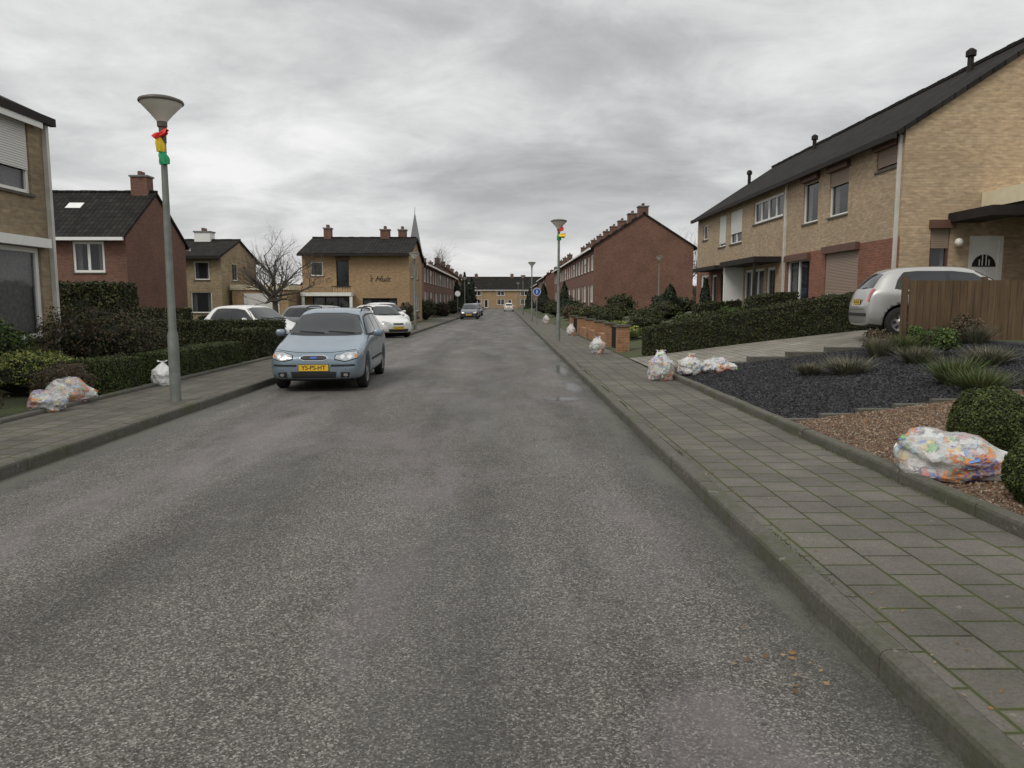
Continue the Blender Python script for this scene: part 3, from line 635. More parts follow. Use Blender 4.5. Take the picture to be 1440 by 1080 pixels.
# ---------------------------------------------------------------- left houses
g,FR=house('brick_house',-27,-19.1,38,45,.1,5.05,7.5,'x','dred',{'S':[(5.2,6.8,3.1,4.65,br(cols=2,fw=.12)),(4.2,6.4,.9,2.3,br(cols=3))],'E':[]},{},eo=.4,go=.1,chim=[(-19.8,41.5,.9,.7,8.35),(-26.2,41.5,.7,.7,8.3)],fascia='white')
slab(g,'skylight',M['white'],(-23.2,40.0,6.56),(-22.4,40.0,6.56),(-22.4,40.45,6.88),(-23.2,40.45,6.88),.05)
g.done()
g,FR=house('yellow_brick_house',-24,-18.9,50,57,.1,4.7,5.9,'x','yel',{'S':[(1,2.2,3.1,4.3),(3.3,4.3,3.1,4.3),(3,4.4,.9,2.3)],'E':[(2,3.2,3.1,4.3)]},{},eo=.4,chim=[(-21.3,53.5,1.1,.9,6.5)],fascia='dark',chm='white'); g.done()
g=G('garage_row',(-16,54,0)); g.box('walls',M['tan'],-18.6,-14.8,51,56,0,2.45); g.box('roof_edge',M['cream'],-18.7,-14.7,50.9,56.1,2.452,2.8)
g.box('garage_doors',M['slatw'],-17.8,-15.4,50.96,50.995,.05,2.2)
g.done()
opsE=[(2.0,9.6,3.8,5.28,br(cols=5,shut=.68,smat='slatw',fw=.08)),(2.0,9.75,.85,2.72,br(cols=5,fw=.10))]
g,FR=house('brick_house',-18,-9.7,6,16.2,.1,5.42,7.3,'y','yel',{'E':opsE},{'E':[(0,10.2,-.2,5.42,'yel')]},eo=.08,go=.06,fascia='dark')
F=FR['E']
fbox(g,'window_lintel',M['white'],F,1.9,9.9,2.73,2.92,.003,.16); fbox(g,'fascia_board',M['white'],F,0,9.85,5.16,5.34,.145,.17) 
fbox(g,'shutter_box',M['white'],F,1.9,9.7,5.285,5.335,.003,.143)
fbox(g,'drain_pipe',M['pipe'],F,10.05,10.14,.1,5.3,.004,.1)
g.done()
# ---------------------------------------------------------------- left vegetation
zl=lambda x:.1
hedge('box_hedge',-6.95,-6.33,13.75,17.9,zl,.56,.56,L_box,size=.016,dens=4200,rough=.015,jit=.6)
hedge('box_hedge',-7.05,-6.36,11.9,13.0,zl,.56,.56,L_box,size=.016,dens=4200,rough=.02,jit=.6)
hedge('privet_hedge',-12.5,-6.5,21.3,22.1,zl,.98,.98,size=.028,dens=1300,rough=.03,jit=.65)
hedge('privet_hedge',-7.2,-6.45,19.2,21.2,zl,.78,.78,size=.028,dens=1300,rough=.03,jit=.65)
hedge('tall_hedge',-17.5,-11.2,21.8,22.8,zl,2.1,2.05,size=.045,dens=700,rough=.06,jit=.65)
bush('rhododendron_bush',(-8.5,15.6,.1),(1.25,1.0,.72),L_brown+L_hedge[:2],7000,.03,.3,.7,.6,twigs=160,seed=3)
bush('heather_bush',(-6.75,11.3,.1),(.42,.4,.3),L_heath,7000,.014,.2,.5,.7,twigs=60,seed=4)
bush('euonymus_bush',(-7.75,12.2,.1),(.75,.6,.36),L_yel,5000,.02,.25,.4,.8,seed=5)
bush('laurel_bush',(-8.9,13.0,.1),(.6,.6,.62),L_grn,3000,.035,.25,.45,.75,seed=6)
bush('heather_bush',(-6.8,9.2,.1),(.36,.5,.3),L_heath+L_grn[:1],6000,.014,.2,.5,.7,twigs=50,seed=7)
bush('garden_shrub',(-8.1,10.4,.1),(.7,.6,.4),L_grn+L_brown[:2],4000,.022,.25,.4,.8,seed=8)
bush('garden_shrub',(-7.6,14.4,.1),(.4,.5,.25),L_brown,2500,.02,.25,.4,.7,twigs=30,seed=9)
bush('garden_shrub',(-9.3,18.8,.1),(1.3,.9,.5),L_brown+L_hedge,3500,.03,.3,.5,.7,twigs=60,seed=10)
hedge('privet_hedge',-25,-15.5,36.2,37,zl,1.2,1.2,size=.06,dens=250)
hedge('privet_hedge',-15,-6.6,36.4,37.2,zl,.8,.8,size=.06,dens=300)
for i,(x,y,r,h) in enumerate([(-6.9,50,1,1.3),(-7.2,47,.8,1.0),(-6.8,43,.8,1.0),(-7,65,1,1.6),(-6.8,80,1,1.4),(-7,100,1.2,1.8)]): bush('garden_shrub',(x,y,.1),(r,r,h*.55),L_hedge if i%2 else L_brown,1400,.08,.3,.4,.8,seed=i+40)
baretree('bare_tree',(-13.4,43.5,.1),6.3,1.7,1.3,11,4,.17,13,.1)
baretree('bare_tree',(22,92,.4),12,3,1,12,4,.22,9); baretree('bare_tree',(27,95,.4),12.5,3,1,13,4,.22,9); baretree('bare_tree',(18.5,100,.4),12,3,1,15,4,.22,9)
baretree('bare_tree',(-12,120,.1),11.5,3,1,14,4,.25,9); baretree('bare_tree',(-15,128,.1),12,3,1,16,4,.25,9)
for (x,y,h) in ((-6.3,117,6.0),(-5.9,133,5.8),(-7.2,112,4.6),(5,150,4)): conifer('conifer_tree',(x,y,.1),1.1,h,1600,.16)
n=16000; ang=rng.uniform(-.9,.9,n); rr=rng.uniform(235,300,n); x=np.sin(ang)*rr; y=np.cos(ang)*rr
hh=np.array([6+3.5*noise.noise(Vector((a*.03,b*.02,0)))+1.5*noise.noise(Vector((a*.15,b*.1,3))) for a,b in zip(x,y)]); z=hh*rng.random(n)**.5
leaves('distant_trees',np.stack([x,y,z],1),np.tile([0,-1,.3],(n,1)),1.3,L_brown+L_con,jit=.7)
# ---------------------------------------------------------------- lamps
def lamp(loc,h=4.67,ribbon=0,sc=1):
    g=G('street_lamp',loc); g.local=True
    g.add('post',M['pole'],*lathe([(.085,-.05),(.08,.02),(.076,1.0),(.058,1.08),(.05,2.5),(.042,h-.62)],16),smooth=True)
    g.add('neck',M['lampcap'],*lathe([(.05,h-.63),(.05,h-.42),(.07,h-.40),(.07,h-.34),(.05,h-.33)],16))
    g.add('bowl',M['lampbowl'],*lathe([(.07,h-.335),(.085,h-.31),(.15,h-.23),(.225,h-.15),(.28,h-.09),(.29,h-.075)],32),smooth=True)
    g.add('cap',M['lampcap'],*lathe([(.30,h-.077),(.312,h-.06),(.30,h-.03),(.22,h-.0),(.1,h+.02),(.001,h+.025)],32),smooth=True)
    g.add('door',M['pole'],*lathe([(.079,.45),(.0795,.47),(.0795,.8),(.079,.82)],16))
    if ribbon:
        def puff(pn,m,c,r,L,dirv,ph):
            V=[];F=[];k=26;js=14
            d=Vector(dirv).normalized(); a=d.orthogonal().normalized(); b=d.cross(a)
            for j in range(js+1):
                t=j/js; rad=r*(.45+.75*math.sin(t*2.0+.25))
                for i in range(k):
                    th=6.2832*i/k; f=1+.38*math.sin(th*4+ph+t*3)+.22*math.sin(th*7+ph*2)
                    V.append(Vector(c)+d*L*t+(a*math.cos(th)*1.0+b*math.sin(th)*.45)*rad*f)
            for j in range(js):
                for i in range(k): F.append((j*k+i,j*k+(i+1)%k,(j+1)*k+(i+1)%k,(j+1)*k+i))
            g.add(pn,m,V,F,True)
        z=h-.52
        if ribbon==1:
            puff('ribbon_red',M['fred'],(-.02,-.05,z+.0),.05,.13,(.8,-.2,.25),1); puff('ribbon_red2',M['fred'],(-.02,-.05,z+.01),.05,.1,(-.4,-.3,-.8),4)
            puff('ribbon_yellow',M['fyel'],(-.02,-.06,z-.05),.05,.20,(.1,-.02,-1),2); puff('ribbon_green',M['fgrn'],(.0,-.06,z-.24),.052,.19,(.22,0,-1),3)
        else:
            puff('ribbon_red',M['fred'],(.0,-.03,z+.1),.07,.2,(.5,-.3,.3),1); puff('ribbon_yellow',M['fyel'],(.0,-.05,z-.05),.08,.24,(.9,-.2,-.15),2); puff('ribbon_green',M['fgrn'],(-.02,-.05,z-.02),.07,.24,(.1,-.1,-1),3)
    g.done()
lamp((-4.98,11.15,.11),4.43,1); lamp((2.05,28.5,.11),4.6,2); lamp((2.1,58,.11),4.6,0); lamp((2.1,86,.11),4.6); lamp((-5.0,93,.11),4.6); lamp((-4.95,41,.11),4.2,0); lamp((2.1,118,.11),4.6); lamp((12.4,60,.6),4.7)
def sign(name,loc,r,z,col,col2):
    g=G(name,loc); g.local=True; g.add('post',M['lead'],*lathe([(.03,-.05),(.03,z+r)],10))
    for (rr_,nn,m_) in ((r,0,col2),(r*.88,.004,col)):
        V,F=lathe([(.001,0),(rr_,0),(rr_,.012),(.001,.012)],28); V=[(v[0],-.045-nn-v[2],z+v[1]) for v in V]; g.add('disc_%d'%(nn>0),m_,V,F)
    return g
M['sblue']=simple('sign_blue',(.02,.09,.42),.4,var=.05); M['plat']=simple('sign_white',(.75,.75,.75),.4,var=.03)
g=sign('traffic_sign',(2.15,50,.11),.26,2.2,M['sblue'],M['plat']); g.box('arrow',M['plat'],-.03,.03,-.075,-.066,2.08,2.32); g.done()
g=sign('traffic_sign',(-5.0,79,.11),.32,2.4,M['plat'],M['lead']); g.done()
# ---------------------------------------------------------------- rubbish bags: translucent film over packaging
def bagm():
    m,nt,b=newmat('bag_film'); co=obj(nt)
    c=ramp(nt,noi(nt,co,18,5,.7,.8),[(.32,(.66,.66,.67)),(.55,(.80,.80,.79))])
    film=ramp(nt,noi(nt,co,7,5,.7,.8),[(.35,.2),(.65,.62)])
    area=ramp(nt,noi(nt,co,3.2,2,.4),[(.54,0),(.57,1)])
    wv=noi(nt,mapv(nt,co,(20,20,32)),1.0,0,.3,1.6); k=N(nt,'ShaderNodeMath',{0:ramp(nt,wv,[(.5,0),(.52,.95)]),1:area},operation='MULTIPLY').outputs[0]
    c=mixc(nt,k,c,(.78,.26,.06))
    area2=ramp(nt,noi(nt,mapv(nt,co,(1,1,1),(3,5,7)),3.2,2,.4),[(.58,0),(.61,1)])
    wv=noi(nt,mapv(nt,co,(18,18,28),(9,2,1)),1.0,0,.3,1.6); k2=N(nt,'ShaderNodeMath',{0:ramp(nt,wv,[(.52,0),(.54,.9)]),1:area2},operation='MULTIPLY').outputs[0]
    c=mixc(nt,k2,c,(.16,.14,.45))
    al=N(nt,'ShaderNodeMath',{0:N(nt,'ShaderNodeMath',{0:film,1:k},operation='MAXIMUM').outputs[0],1:k2},operation='MAXIMUM').outputs[0]
    nt.links.new(c,b.inputs['Base Color']); nt.links.new(al,b.inputs['Alpha']); b.inputs['Roughness'].default_value=.18; b.inputs['Specular IOR Level'].default_value=.7
    bump(nt,b,noi(nt,co,20,6,.7,1.5),.7,.03); return m
M['bag']=bagm(); M['bagw']=simple('bag_film_white',(.72,.72,.71),.35,var=.12,vs=9,bmp=.7,bs=20)
pk=[simple('packaging_%d'%i,c,.45,var=.12,vs=20) for i,c in enumerate([(.78,.78,.75),(.74,.74,.74),(.76,.76,.74),(.70,.72,.76),(.8,.78,.7),(.72,.32,.10),(.22,.50,.18),(.14,.27,.58),(.76,.56,.12),(.58,.10,.08),(.45,.65,.75),(.12,.09,.07)])]
M['bagin']=simple('bag_inner',(.60,.60,.58),.8,var=.2,vs=10)
def bag(loc,s,seed,rot=0,upright=True,m='bag',name='rubbish_bag',npk=230):
    bm=bmesh.new(); bmesh.ops.create_icosphere(bm,subdivisions=6,radius=1); sd=Vector((seed*7.3,seed*1.7,seed))
    for v in bm.verts:
        q=v.co.copy()
        f=1+.20*noise.noise(q*1.6+sd)+.12*noise.noise(q*3.4+sd)-.05*abs(noise.noise(q*7+sd))-.02*abs(noise.noise(q*15+sd))
        p=q*f
        if upright:
            if p.z>.45:
                t=min((p.z-.45)/.5,1); k=1-.72*t; p.x*=k;p.y*=k
                a=math.atan2(q.y,q.x); pl=1+.18*t*math.sin(a*9+seed); p.x*=pl;p.y*=pl; p.z+=.12*t
        else:
            if p.x>.5:
                t=min((p.x-.5)/.45,1); k=1-.6*t; p.y*=k; p.z=p.z*k-.15*t; p.x+=.16*t
        p.z=max(p.z,-.72) 
        if p.z<-.5: p.x*=1+.08*( -.5-p.z)*4; p.y*=1+.08*(-.5-p.z)*4
        v.co=Vector((p.x*s[0],p.y*s[1],(p.z+.72)*s[2]))
    bm.normal_update(); pts=[(v.co.copy(),v.normal.copy()) for v in bm.verts if v.co.z>.03]
    if upright:
        for sg in (-1,1):
            V=[]
            for i in range(7):
                for j in range(5):
                    t=i/6; w=(j/4-.5)*(.04+.10*t)
                    V.append(bm.verts.new((sg*(.01+t*.07),w+.01*math.sin(i*2+j),s[2]*1.74+.07*t-.03*t*t+.012*math.sin(j*3+i))))
            for i in range(6):
                for j in range(4): bm.faces.new((V[i*5+j],V[i*5+j+1],V[i*5+6+j],V[i*5+5+j]))
    me=bpy.data.meshes.new(name); bm.to_mesh(me); bm.free(); me.materials.append(M[m]); me.polygons.foreach_set('use_smooth',[True]*len(me.polygons))
    o=bpy.data.objects.new(name,me); link(o); o.location=loc; o.rotation_euler=(0,0,rot)
    if m=='bag':
        rr=random.Random(seed); V=[];F=[];mi=[]; ms=min(s[0],s[1],s[2]*1.2)/.25
        for k in range(npk):
            p,nn=rr.choice(pts); p=p-nn*rr.uniform(.035,.06)*ms
            if p.z<.02: continue
            d=(nn+Vector((rr.gauss(0,.12),rr.gauss(0,.12),rr.gauss(0,.12)))).normalized(); a=d.orthogonal().normalized(); a=(Matrix.Rotation(rr.uniform(0,6.28),3,d)@a); b_=d.cross(a)
            e=(rr.uniform(.015,.035)*ms,rr.uniform(.02,.045)*ms,rr.uniform(.006,.016)*ms); n=len(V)
            for x in (-1,1):
                for y in (-1,1):
                    for z in (-1,1):
                        q=p+a*x*e[0]*rr.uniform(.75,1.1)+b_*y*e[1]*rr.uniform(.75,1.1)+d*z*e[2]; q.z=max(q.z,.008); V.append(q)
            F+=[tuple(n+i for i in f) for f in ((0,1,3,2),(4,6,7,5),(0,4,5,1),(2,3,7,6),(0,2,6,4),(1,5,7,3))]; mi+=[rr.randrange(len(pk))]*6
        mesh_obj('contents',V,F,pk,o,mi=mi)
        V=[p-nn*.085*ms for p,nn in pts[::6]]
        bm=bmesh.new(); 
        for p in V: bm.verts.new((p.x,p.y,max(p.z,.005)))
        bmesh.ops.convex_hull(bm,input=bm.verts); me=bpy.data.meshes.new('inner_fill'); bm.to_mesh(me); bm.free(); me.materials.append(M['bagin']); link(bpy.data.objects.new('inner_fill',me),o)
    return o
bag((3.64,5.92,hx(3.6)+.02),(.44,.29,.225),1,-.70,False,npk=420)
bag((2.98,14.1,.115),(.26,.24,.31),2,.4)
bag((3.66,14.5,.19),(.28,.25,.21),3,1.0); bag((4.16,14.4,.22),(.31,.24,.18),4,-.2,False)
bag((2.68,21.4,.115),(.23,.23,.27),5,.2); bag((2.95,33,.115),(.21,.21,.29),6,.2)
bag((-6.30,10.15,.12),(.29,.22,.17),7,2.8,False); bag((-6.42,10.85,.12),(.30,.24,.22),8,.5,False)
bag((-6.15,13.3,.12),(.19,.16,.23),9,.3,True,'bagw')
bag((2.9,52,.115),(.25,.25,.34),10)
# ---------------------------------------------------------------- cars
def paint(name,c,metal=.35): 
    m,nt,b=newmat(name); co=obj(nt)
    f=ramp(nt,noi(nt,co,2.5,6,.7),[(.3,[x*.88 for x in c]),(.7,c)])
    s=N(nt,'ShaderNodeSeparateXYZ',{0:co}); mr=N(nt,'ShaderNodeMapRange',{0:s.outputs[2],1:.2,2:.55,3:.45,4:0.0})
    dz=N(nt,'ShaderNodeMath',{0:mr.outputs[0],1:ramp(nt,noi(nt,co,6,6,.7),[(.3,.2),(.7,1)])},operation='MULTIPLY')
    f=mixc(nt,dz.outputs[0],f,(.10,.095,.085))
    nt.links.new(f,b.inputs['Base Color']); b.inputs['Metallic'].default_value=metal; b.inputs['Roughness'].default_value=.38; b.inputs['Coat Weight'].default_value=.8; b.inputs['Coat Roughness'].default_value=.08; return m
def cg():
    m,nt,b=newmat('car_glass'); b.inputs['Base Color'].default_value=(.02,.024,.026,1); b.inputs['Roughness'].default_value=.05; b.inputs['Specular IOR Level'].default_value=.6; return m
M['cglass']=cg(); M['tyre']=simple('tyre_rubber',(.018,.018,.018),.85,var=.3); M['rim']=simple('wheel_rim',(.35,.35,.35),.4,metal=.6)
M['cblack']=simple('black_plastic',(.02,.02,.021),.55); M['chrome']=simple('chrome',(.7,.7,.7),.15,metal=1,var=.02)
M['lens']=simple('headlamp_lens',(.42,.44,.45),.08,metal=.25,var=.35,vs=14,coat=1); M['orangel']=simple('indicator',(.75,.25,.03),.25)
M['taill']=simple('tail_lamp',(.45,.02,.015),.15,var=.2,coat=1); M['plate']=simple('number_plate',(.80,.50,.03),.45,var=.04)
M['refl']=simple('lamp_reflector',(.85,.85,.85),.12,metal=.9,var=.05)
def res(poly,n):
    P=[Vector(p) for p in poly]; d=[0]
    for a,b in zip(P,P[1:]): d.append(d[-1]+(b-a).length)
    out=[]
    for i in range(n):
        t=d[-1]*i/(n-1)
        for k in range(len(P)-1):
            if t<=d[k+1]+1e-9: out.append(P[k].lerp(P[k+1],(t-d[k])/max(d[k+1]-d[k],1e-9))); break
        else: out.append(P[-1])
    return out
WAG=[(-2.22,.50,.32,.50,.42,.55),(-2.19,.68,.23,.56,.60,.635),(-2.05,.79,.19,.63,.70,.715),(-1.75,.835,.17,.72,.75,.80),(-1.40,.85,.17,.80,.76,.875),(-1.10,.85,.17,.87,.75,.945),(-.98,.85,.17,.90,.73,.985),
 (-.42,.85,.17,.93,.615,1.34),(-.22,.85,.17,.935,.595,1.43),(.1,.85,.17,.94,.59,1.465),(.8,.85,.17,.95,.59,1.475),(1.5,.85,.17,.96,.585,1.455),(1.85,.84,.18,.97,.57,1.40),(2.02,.82,.2,.97,.60,1.15),(2.14,.80,.21,.90,.66,.96),(2.2,.78,.23,.66,.66,.74),(2.22,.62,.3,.52,.5,.6)]
HAT=[(-1.90,.50,.32,.50,.42,.55),(-1.87,.66,.23,.57,.58,.65),(-1.75,.77,.19,.66,.68,.74),(-1.5,.82,.17,.75,.73,.83),(-1.2,.83,.17,.84,.73,.91),(-.98,.83,.17,.90,.72,.98),(-.88,.83,.17,.92,.70,1.03),
 (-.34,.83,.17,.95,.605,1.36),(-.14,.83,.17,.955,.58,1.45),(.15,.83,.17,.96,.575,1.485),(.8,.83,.17,.97,.575,1.485),(1.3,.83,.17,.985,.565,1.45),(1.52,.825,.18,.99,.565,1.38),(1.72,.80,.2,.98,.61,1.13),(1.82,.79,.21,.92,.66,.97),(1.89,.77,.23,.66,.66,.74),(1.91,.60,.3,.52,.5,.6)]
def car(name,loc,rot,pm,kind='wag',rails=False,ptext='YS-PS-HT',rearlamp='low'):
    S=WAG if kind=='wag' else HAT; g=G(name,loc,rot); g.local=True
    bm=bmesh.new(); rings=[]
    for (y,hw,zb,zl_,wr,zt) in S:
        zm=zb+(zl_-zb)*.5
        half=[(hw*.75,zb),(hw*.95,zb+.05),(hw*.995,zb+.16),(hw,zm+.02),(hw*.985,zl_-.08),(hw*.955,zl_),(wr+(hw*.955-wr)*.04,zt-.035),(wr*.86,zt+.0),(wr*.45,zt+.018)]
        pts=[(0,zb)]+half+[(0,zt+.024)]+[(-a,b) for a,b in reversed(half)]
        rings.append([bm.verts.new((a,y,b)) for a,b in pts])
    k=len(rings[0])
    for r0,r1 in zip(rings,rings[1:]):
        for i in range(k): bm.faces.new((r0[i],r0[(i+1)%k],r1[(i+1)%k],r1[i]))
    bm.faces.new(rings[0][::-1]); bm.faces.new(rings[-1]); bmesh.ops.recalc_face_normals(bm,faces=bm.faces)
    me=bpy.data.meshes.new('tmp'); bm.to_mesh(me); bm.free(); o=bpy.data.objects.new('body',me); link(o)
    ss=o.modifiers.new('s','SUBSURF'); ss.levels=2; ss.render_levels=2
    dg=bpy.context.evaluated_depsgraph_get(); me1=bpy.data.meshes.new_from_object(o.evaluated_get(dg)); o.modifiers.clear(); o.data=me1
    bvh=BVHTree.FromPolygons([v.co for v in me1.vertices],[list(p.vertices) for p in me1.polygons])
    yf,yr=(-1.33,1.29) if kind=='wag' else (-1.22,1.22); wr_=.315; HW=S[6][1]
    bc=bmesh.new()
    for yy in (yf,yr):
        for sx in (-1,1):
            mt=Matrix.Translation((sx*(HW-.02),yy,wr_+.015))@Matrix.Rotation(math.pi/2,4,'Y'); bmesh.ops.create_cone(bc,cap_ends=True,segments=40,radius1=wr_+.045,radius2=wr_+.045,depth=.46,matrix=mt)
    mc=bpy.data.meshes.new('c'); bc.to_mesh(mc); bc.free(); oc=bpy.data.objects.new('c',mc); link(oc)
    bo=o.modifiers.new('b','BOOLEAN'); bo.object=oc; bo.operation='DIFFERENCE'; bo.solver='EXACT'
    dg=bpy.context.evaluated_depsgraph_get(); dg.update(); me2=bpy.data.meshes.new_from_object(o.evaluated_get(dg)); o.modifiers.clear(); o.data=me2; bpy.data.objects.remove(oc)
    me2.materials.clear(); me2.materials.append(pm); me2.materials.append(M['cblack'])
    for p in me2.polygons:
        c=p.center; w=False
        for yy in (yf,yr):
            if math.hypot(c.y-yy,c.z-wr_-.015)<wr_+.043 and abs(c.x)>.4: w=True
        if p.normal.z<-.8 and c.z<.3: w=True
        p.material_index=1 if w else 0; p.use_smooth=not w
    o.parent=g.e
    def patch(pn,m,view,top,bot,off,nu=20,nv=8,mirror=False):
        T=res(top,nu);B=res(bot,nu); V=[]
        for j in range(nv+1):
            for i in range(nu):
                q=B[i].lerp(T[i],j/nv)
                if view=='F': og,dr=Vector((q[0],-4,q[1])),Vector((0,1,0))
                elif view=='B': og,dr=Vector((q[0],4,q[1])),Vector((0,-1,0))
                else: og,dr=Vector((3,q[0],q[1])),Vector((-1,0,0))
                h=bvh.ray_cast(og,dr)
                if h[0] is None:
                    h=bvh.find_nearest(Vector((q[0],S[0][0] if view=='F' else S[-1][0],q[1])) if view!='L' else Vector((HW,q[0],q[1])))
                nn=h[1]; 
                if nn.dot(dr)>0: nn=-nn
                V.append(h[0]+nn*off)
        Fc=[(j*nu+i,j*nu+i+1,(j+1)*nu+i+1,(j+1)*nu+i) for j in range(nv) for i in range(nu-1)]
        g.add(pn,m,V,Fc,True)
        if mirror: g.add(pn,m,[(-v[0],v[1],v[2]) for v in V],[f[::-1] for f in Fc],True)
    d=0 if kind=='wag' else .03; yo=0 if kind=='wag' else .11
    patch('windscreen_seal',M['cblack'],'F',[(-.56,1.345+d),(-.3,1.39+d),(.3,1.39+d),(.56,1.345+d)],[(-.735,.985+d),(-.4,.965+d),(.4,.965+d),(.735,.985+d)],.004,24,10)
    patch('windscreen',M['cglass'],'F',[(-.535,1.335+d),(-.3,1.375+d),(.3,1.375+d),(.535,1.335+d)],[(-.695,1.01+d),(-.4,1.0+d),(.4,1.0+d),(.695,1.01+d)],.008,24,10)
    ye=1.86 if kind=='wag' else 1.42
    zt=1.37 if kind=='wag' else 1.385
    patch('side_window_seal',M['cblack'],'L',[(-.82+yo,1.0),(-.30+yo,zt-.05),(.1+yo,zt),(.9,zt+.005),(ye-.25,zt-.02),(ye-.12,1.2)],[(-.90+yo,.965),(.0,.965),(.8,.98),(ye-.05,1.01)],.004,40,8,True)
    def sw(y0,y1,t0,t1,b0,b1): patch('side_windows',M['cglass'],'L',[(t0,y0),(t1,y1)],[(b0,.99),(b1,1.0)],.008,12,8,True)
    sw(zt-.07,zt-.03,-.30+yo,.30,-.72+yo,.28); sw(zt-.03,zt-.03,.36,1.02,.34,1.10)
    if kind=='wag': sw(zt-.03,zt-.06,1.09,1.55,1.17,1.70)
    else: sw(zt-.04,zt-.07,1.08,1.17,1.15,1.30)
    patch('rear_window',M['cglass'],'B',[(-.50,1.33),(0,1.355),(.50,1.33)],[(-.62,1.04),(0,1.02),(.62,1.04)],.006,20,8)
    if kind=='wag':
        for s in (1,-1):
            patch('headlamp_rim',M['cblack'],'F',[(s*.37,.665),(s*.55,.715),(s*.735,.725)],[(s*.36,.585),(s*.55,.545),(s*.755,.60)],.004,18,8)
            patch('headlamps',M['lens'],'F',[(s*.385,.655),(s*.55,.703),(s*.725,.712)],[(s*.375,.597),(s*.55,.56),(s*.742,.612)],.009,18,8)
            patch('indicators',M['orangel'],'F',[(s*.70,.66),(s*.74,.67)],[(s*.70,.615),(s*.745,.625)],.012,5,4)
            for (cx,cz,r) in ((.62,.635,.045),(.50,.63,.04)):
                patch('lamp_reflectors',M['refl'],'F',[(s*(cx-r),cz+r*.3),(s*cx,cz+r),(s*(cx+r),cz+r*.3)],[(s*(cx-r),cz-r*.3),(s*cx,cz-r),(s*(cx+r),cz-r*.3)],.012,9,5)
            patch('fog_lamp_recess',M['cblack'],'F',[(s*.47,.37),(s*.63,.36)],[(s*.47,.27),(s*.61,.28)],.006,8,5)
            patch('fog_lamps',M['refl'],'F',[(s*.52,.335),(s*.555,.35),(s*.59,.335)],[(s*.52,.305),(s*.555,.29),(s*.59,.305)],.012,6,4)
        patch('grille_rim',M['chrome'],'F',[(-.24,.635),(-.17,.665),(.17,.665),(.24,.635)],[(-.25,.60),(-.17,.565),(.17,.565),(.25,.60)],.007,20,5)
        patch('grille',M['cblack'],'F',[(-.225,.632),(-.16,.653),(.16,.653),(.225,.632)],[(-.23,.60),(-.16,.577),(.16,.577),(.23,.60)],.012,20,5)
        patch('badge',M['sblue'],'F',[(-.065,.618),(-.04,.634),(.04,.634),(.065,.618)],[(-.065,.612),(-.04,.596),(.04,.596),(.065,.612)],.018,9,4)
        patch('lower_intake',M['cblack'],'F',[(-.40,.375),(.40,.375)],[(-.38,.26),(.38,.26)],.006,16,5)
        for s in (1,-1): patch('bumper_strips',M['cblack'],'F',[(s*.30,.50),(s*.70,.505)],[(s*.30,.465),(s*.72,.47)],.006,12,3)
    else:
        for s in (1,-1):
            patch('headlamps',M['lens'],'F',[(s*.36,.68),(s*.55,.75),(s*.70,.76)],[(s*.34,.60),(s*.55,.57),(s*.72,.63)],.006,14,6)
        patch('grille',M['cblack'],'F',[(-.26,.66),(.26,.66)],[(-.24,.59),(.24,.59)],.006,12,4)
        patch('lower_intake',M['cblack'],'F',[(-.5,.40),(.5,.40)],[(-.46,.27),(.46,.27)],.006,16,5)
    w=.008
    for yy in (-.78+yo,.32,1.12): patch('panel_gaps',M['cblack'],'L',[(yy-w/2,.955),(yy+w/2,.955)],[(yy-w/2,.24),(yy+w/2,.24)],.003,2,14,True)
    patch('door_mouldings',M['cblack'],'L',[(-.75+yo,.52),(.95,.52)],[(-.75+yo,.475),(.95,.475)],.008,20,2,True)
    patch('sills',M['cblack'],'L',[(yf+.4,.23),(yr-.4,.23)],[(yf+.4,.19),(yr-.4,.19)],.004,16,2,True)
    for yy in (.16,.94): patch('door_handles',pm,'L',[(yy,.875),(yy+.16,.875)],[(yy,.845),(yy+.16,.845)],.028,6,3,True)
    if kind=='wag': patch('bonnet_gap',M['cblack'],'F',[(-.70,.752),(-.3,.71),(.3,.71),(.70,.752)],[(-.70,.745),(-.3,.704),(.3,.704),(.70,.745)],.003,30,1)
    for s in (1,-1):
        if rearlamp=='low': patch('tail_lamps',M['taill'],'B',[(s*.60,.93),(s*.74,.93)],[(s*.58,.70),(s*.755,.68)],.008,8,10)
        else: patch('tail_lamps',M['taill'],'B',[(s*.645,1.02),(s*.72,1.0)],[(s*.62,.76),(s*.755,.74)],.008,8,10)
    patch('tailgate_gap',M['cblack'],'B',[(-.56,.585),(.56,.585)],[(-.56,.575),(.56,.575)],.003,16,1)
    patch('rear_bumper_trim',M['cblack'],'B',[(-.70,.50),(.70,.50)],[(-.70,.43),(.70,.43)],.006,20,3)
    patch('rear_wiper',M['cblack'],'B',[(-.3,1.055),(.02,1.035)],[(-.3,1.045),(.02,1.02)],.014,8,1)
    def plate(yy,z,sgn):
        g.box('plate_front' if sgn<0 else 'plate_rear',M['plate'],-.26,.26,min(yy,yy+sgn*.012),max(yy,yy+sgn*.012),z-.055,z+.055)
        g.box('plate_edge' if sgn<0 else 'plate_edge_rear',M['cblack'],-.268,.268,min(yy,yy+sgn*.008),max(yy,yy+sgn*.008),z-.063,z+.063)
        t=bpy.data.curves.new('plate_text','FONT'); t.body=ptext; t.size=.105; t.align_x='CENTER'; t.align_y='CENTER'; t.offset=.0012; t.materials.append(M['cblack'])
        to=bpy.data.objects.new('plate_text',t); link(to,g.e); to.location=(0,yy+sgn*.0145,z); to.rotation_euler=(math.pi/2,0,0 if sgn<0 else math.pi)
    h=bvh.ray_cast(Vector((0,-4,.44)),Vector((0,1,0))); plate(h[0].y-.004,.445,-1)
    zr_=.74 if kind!='wag' else .80
    h=bvh.ray_cast(Vector((0,4,zr_-.06)),Vector((0,-1,0))); plate(h[0].y+.004,zr_,1)
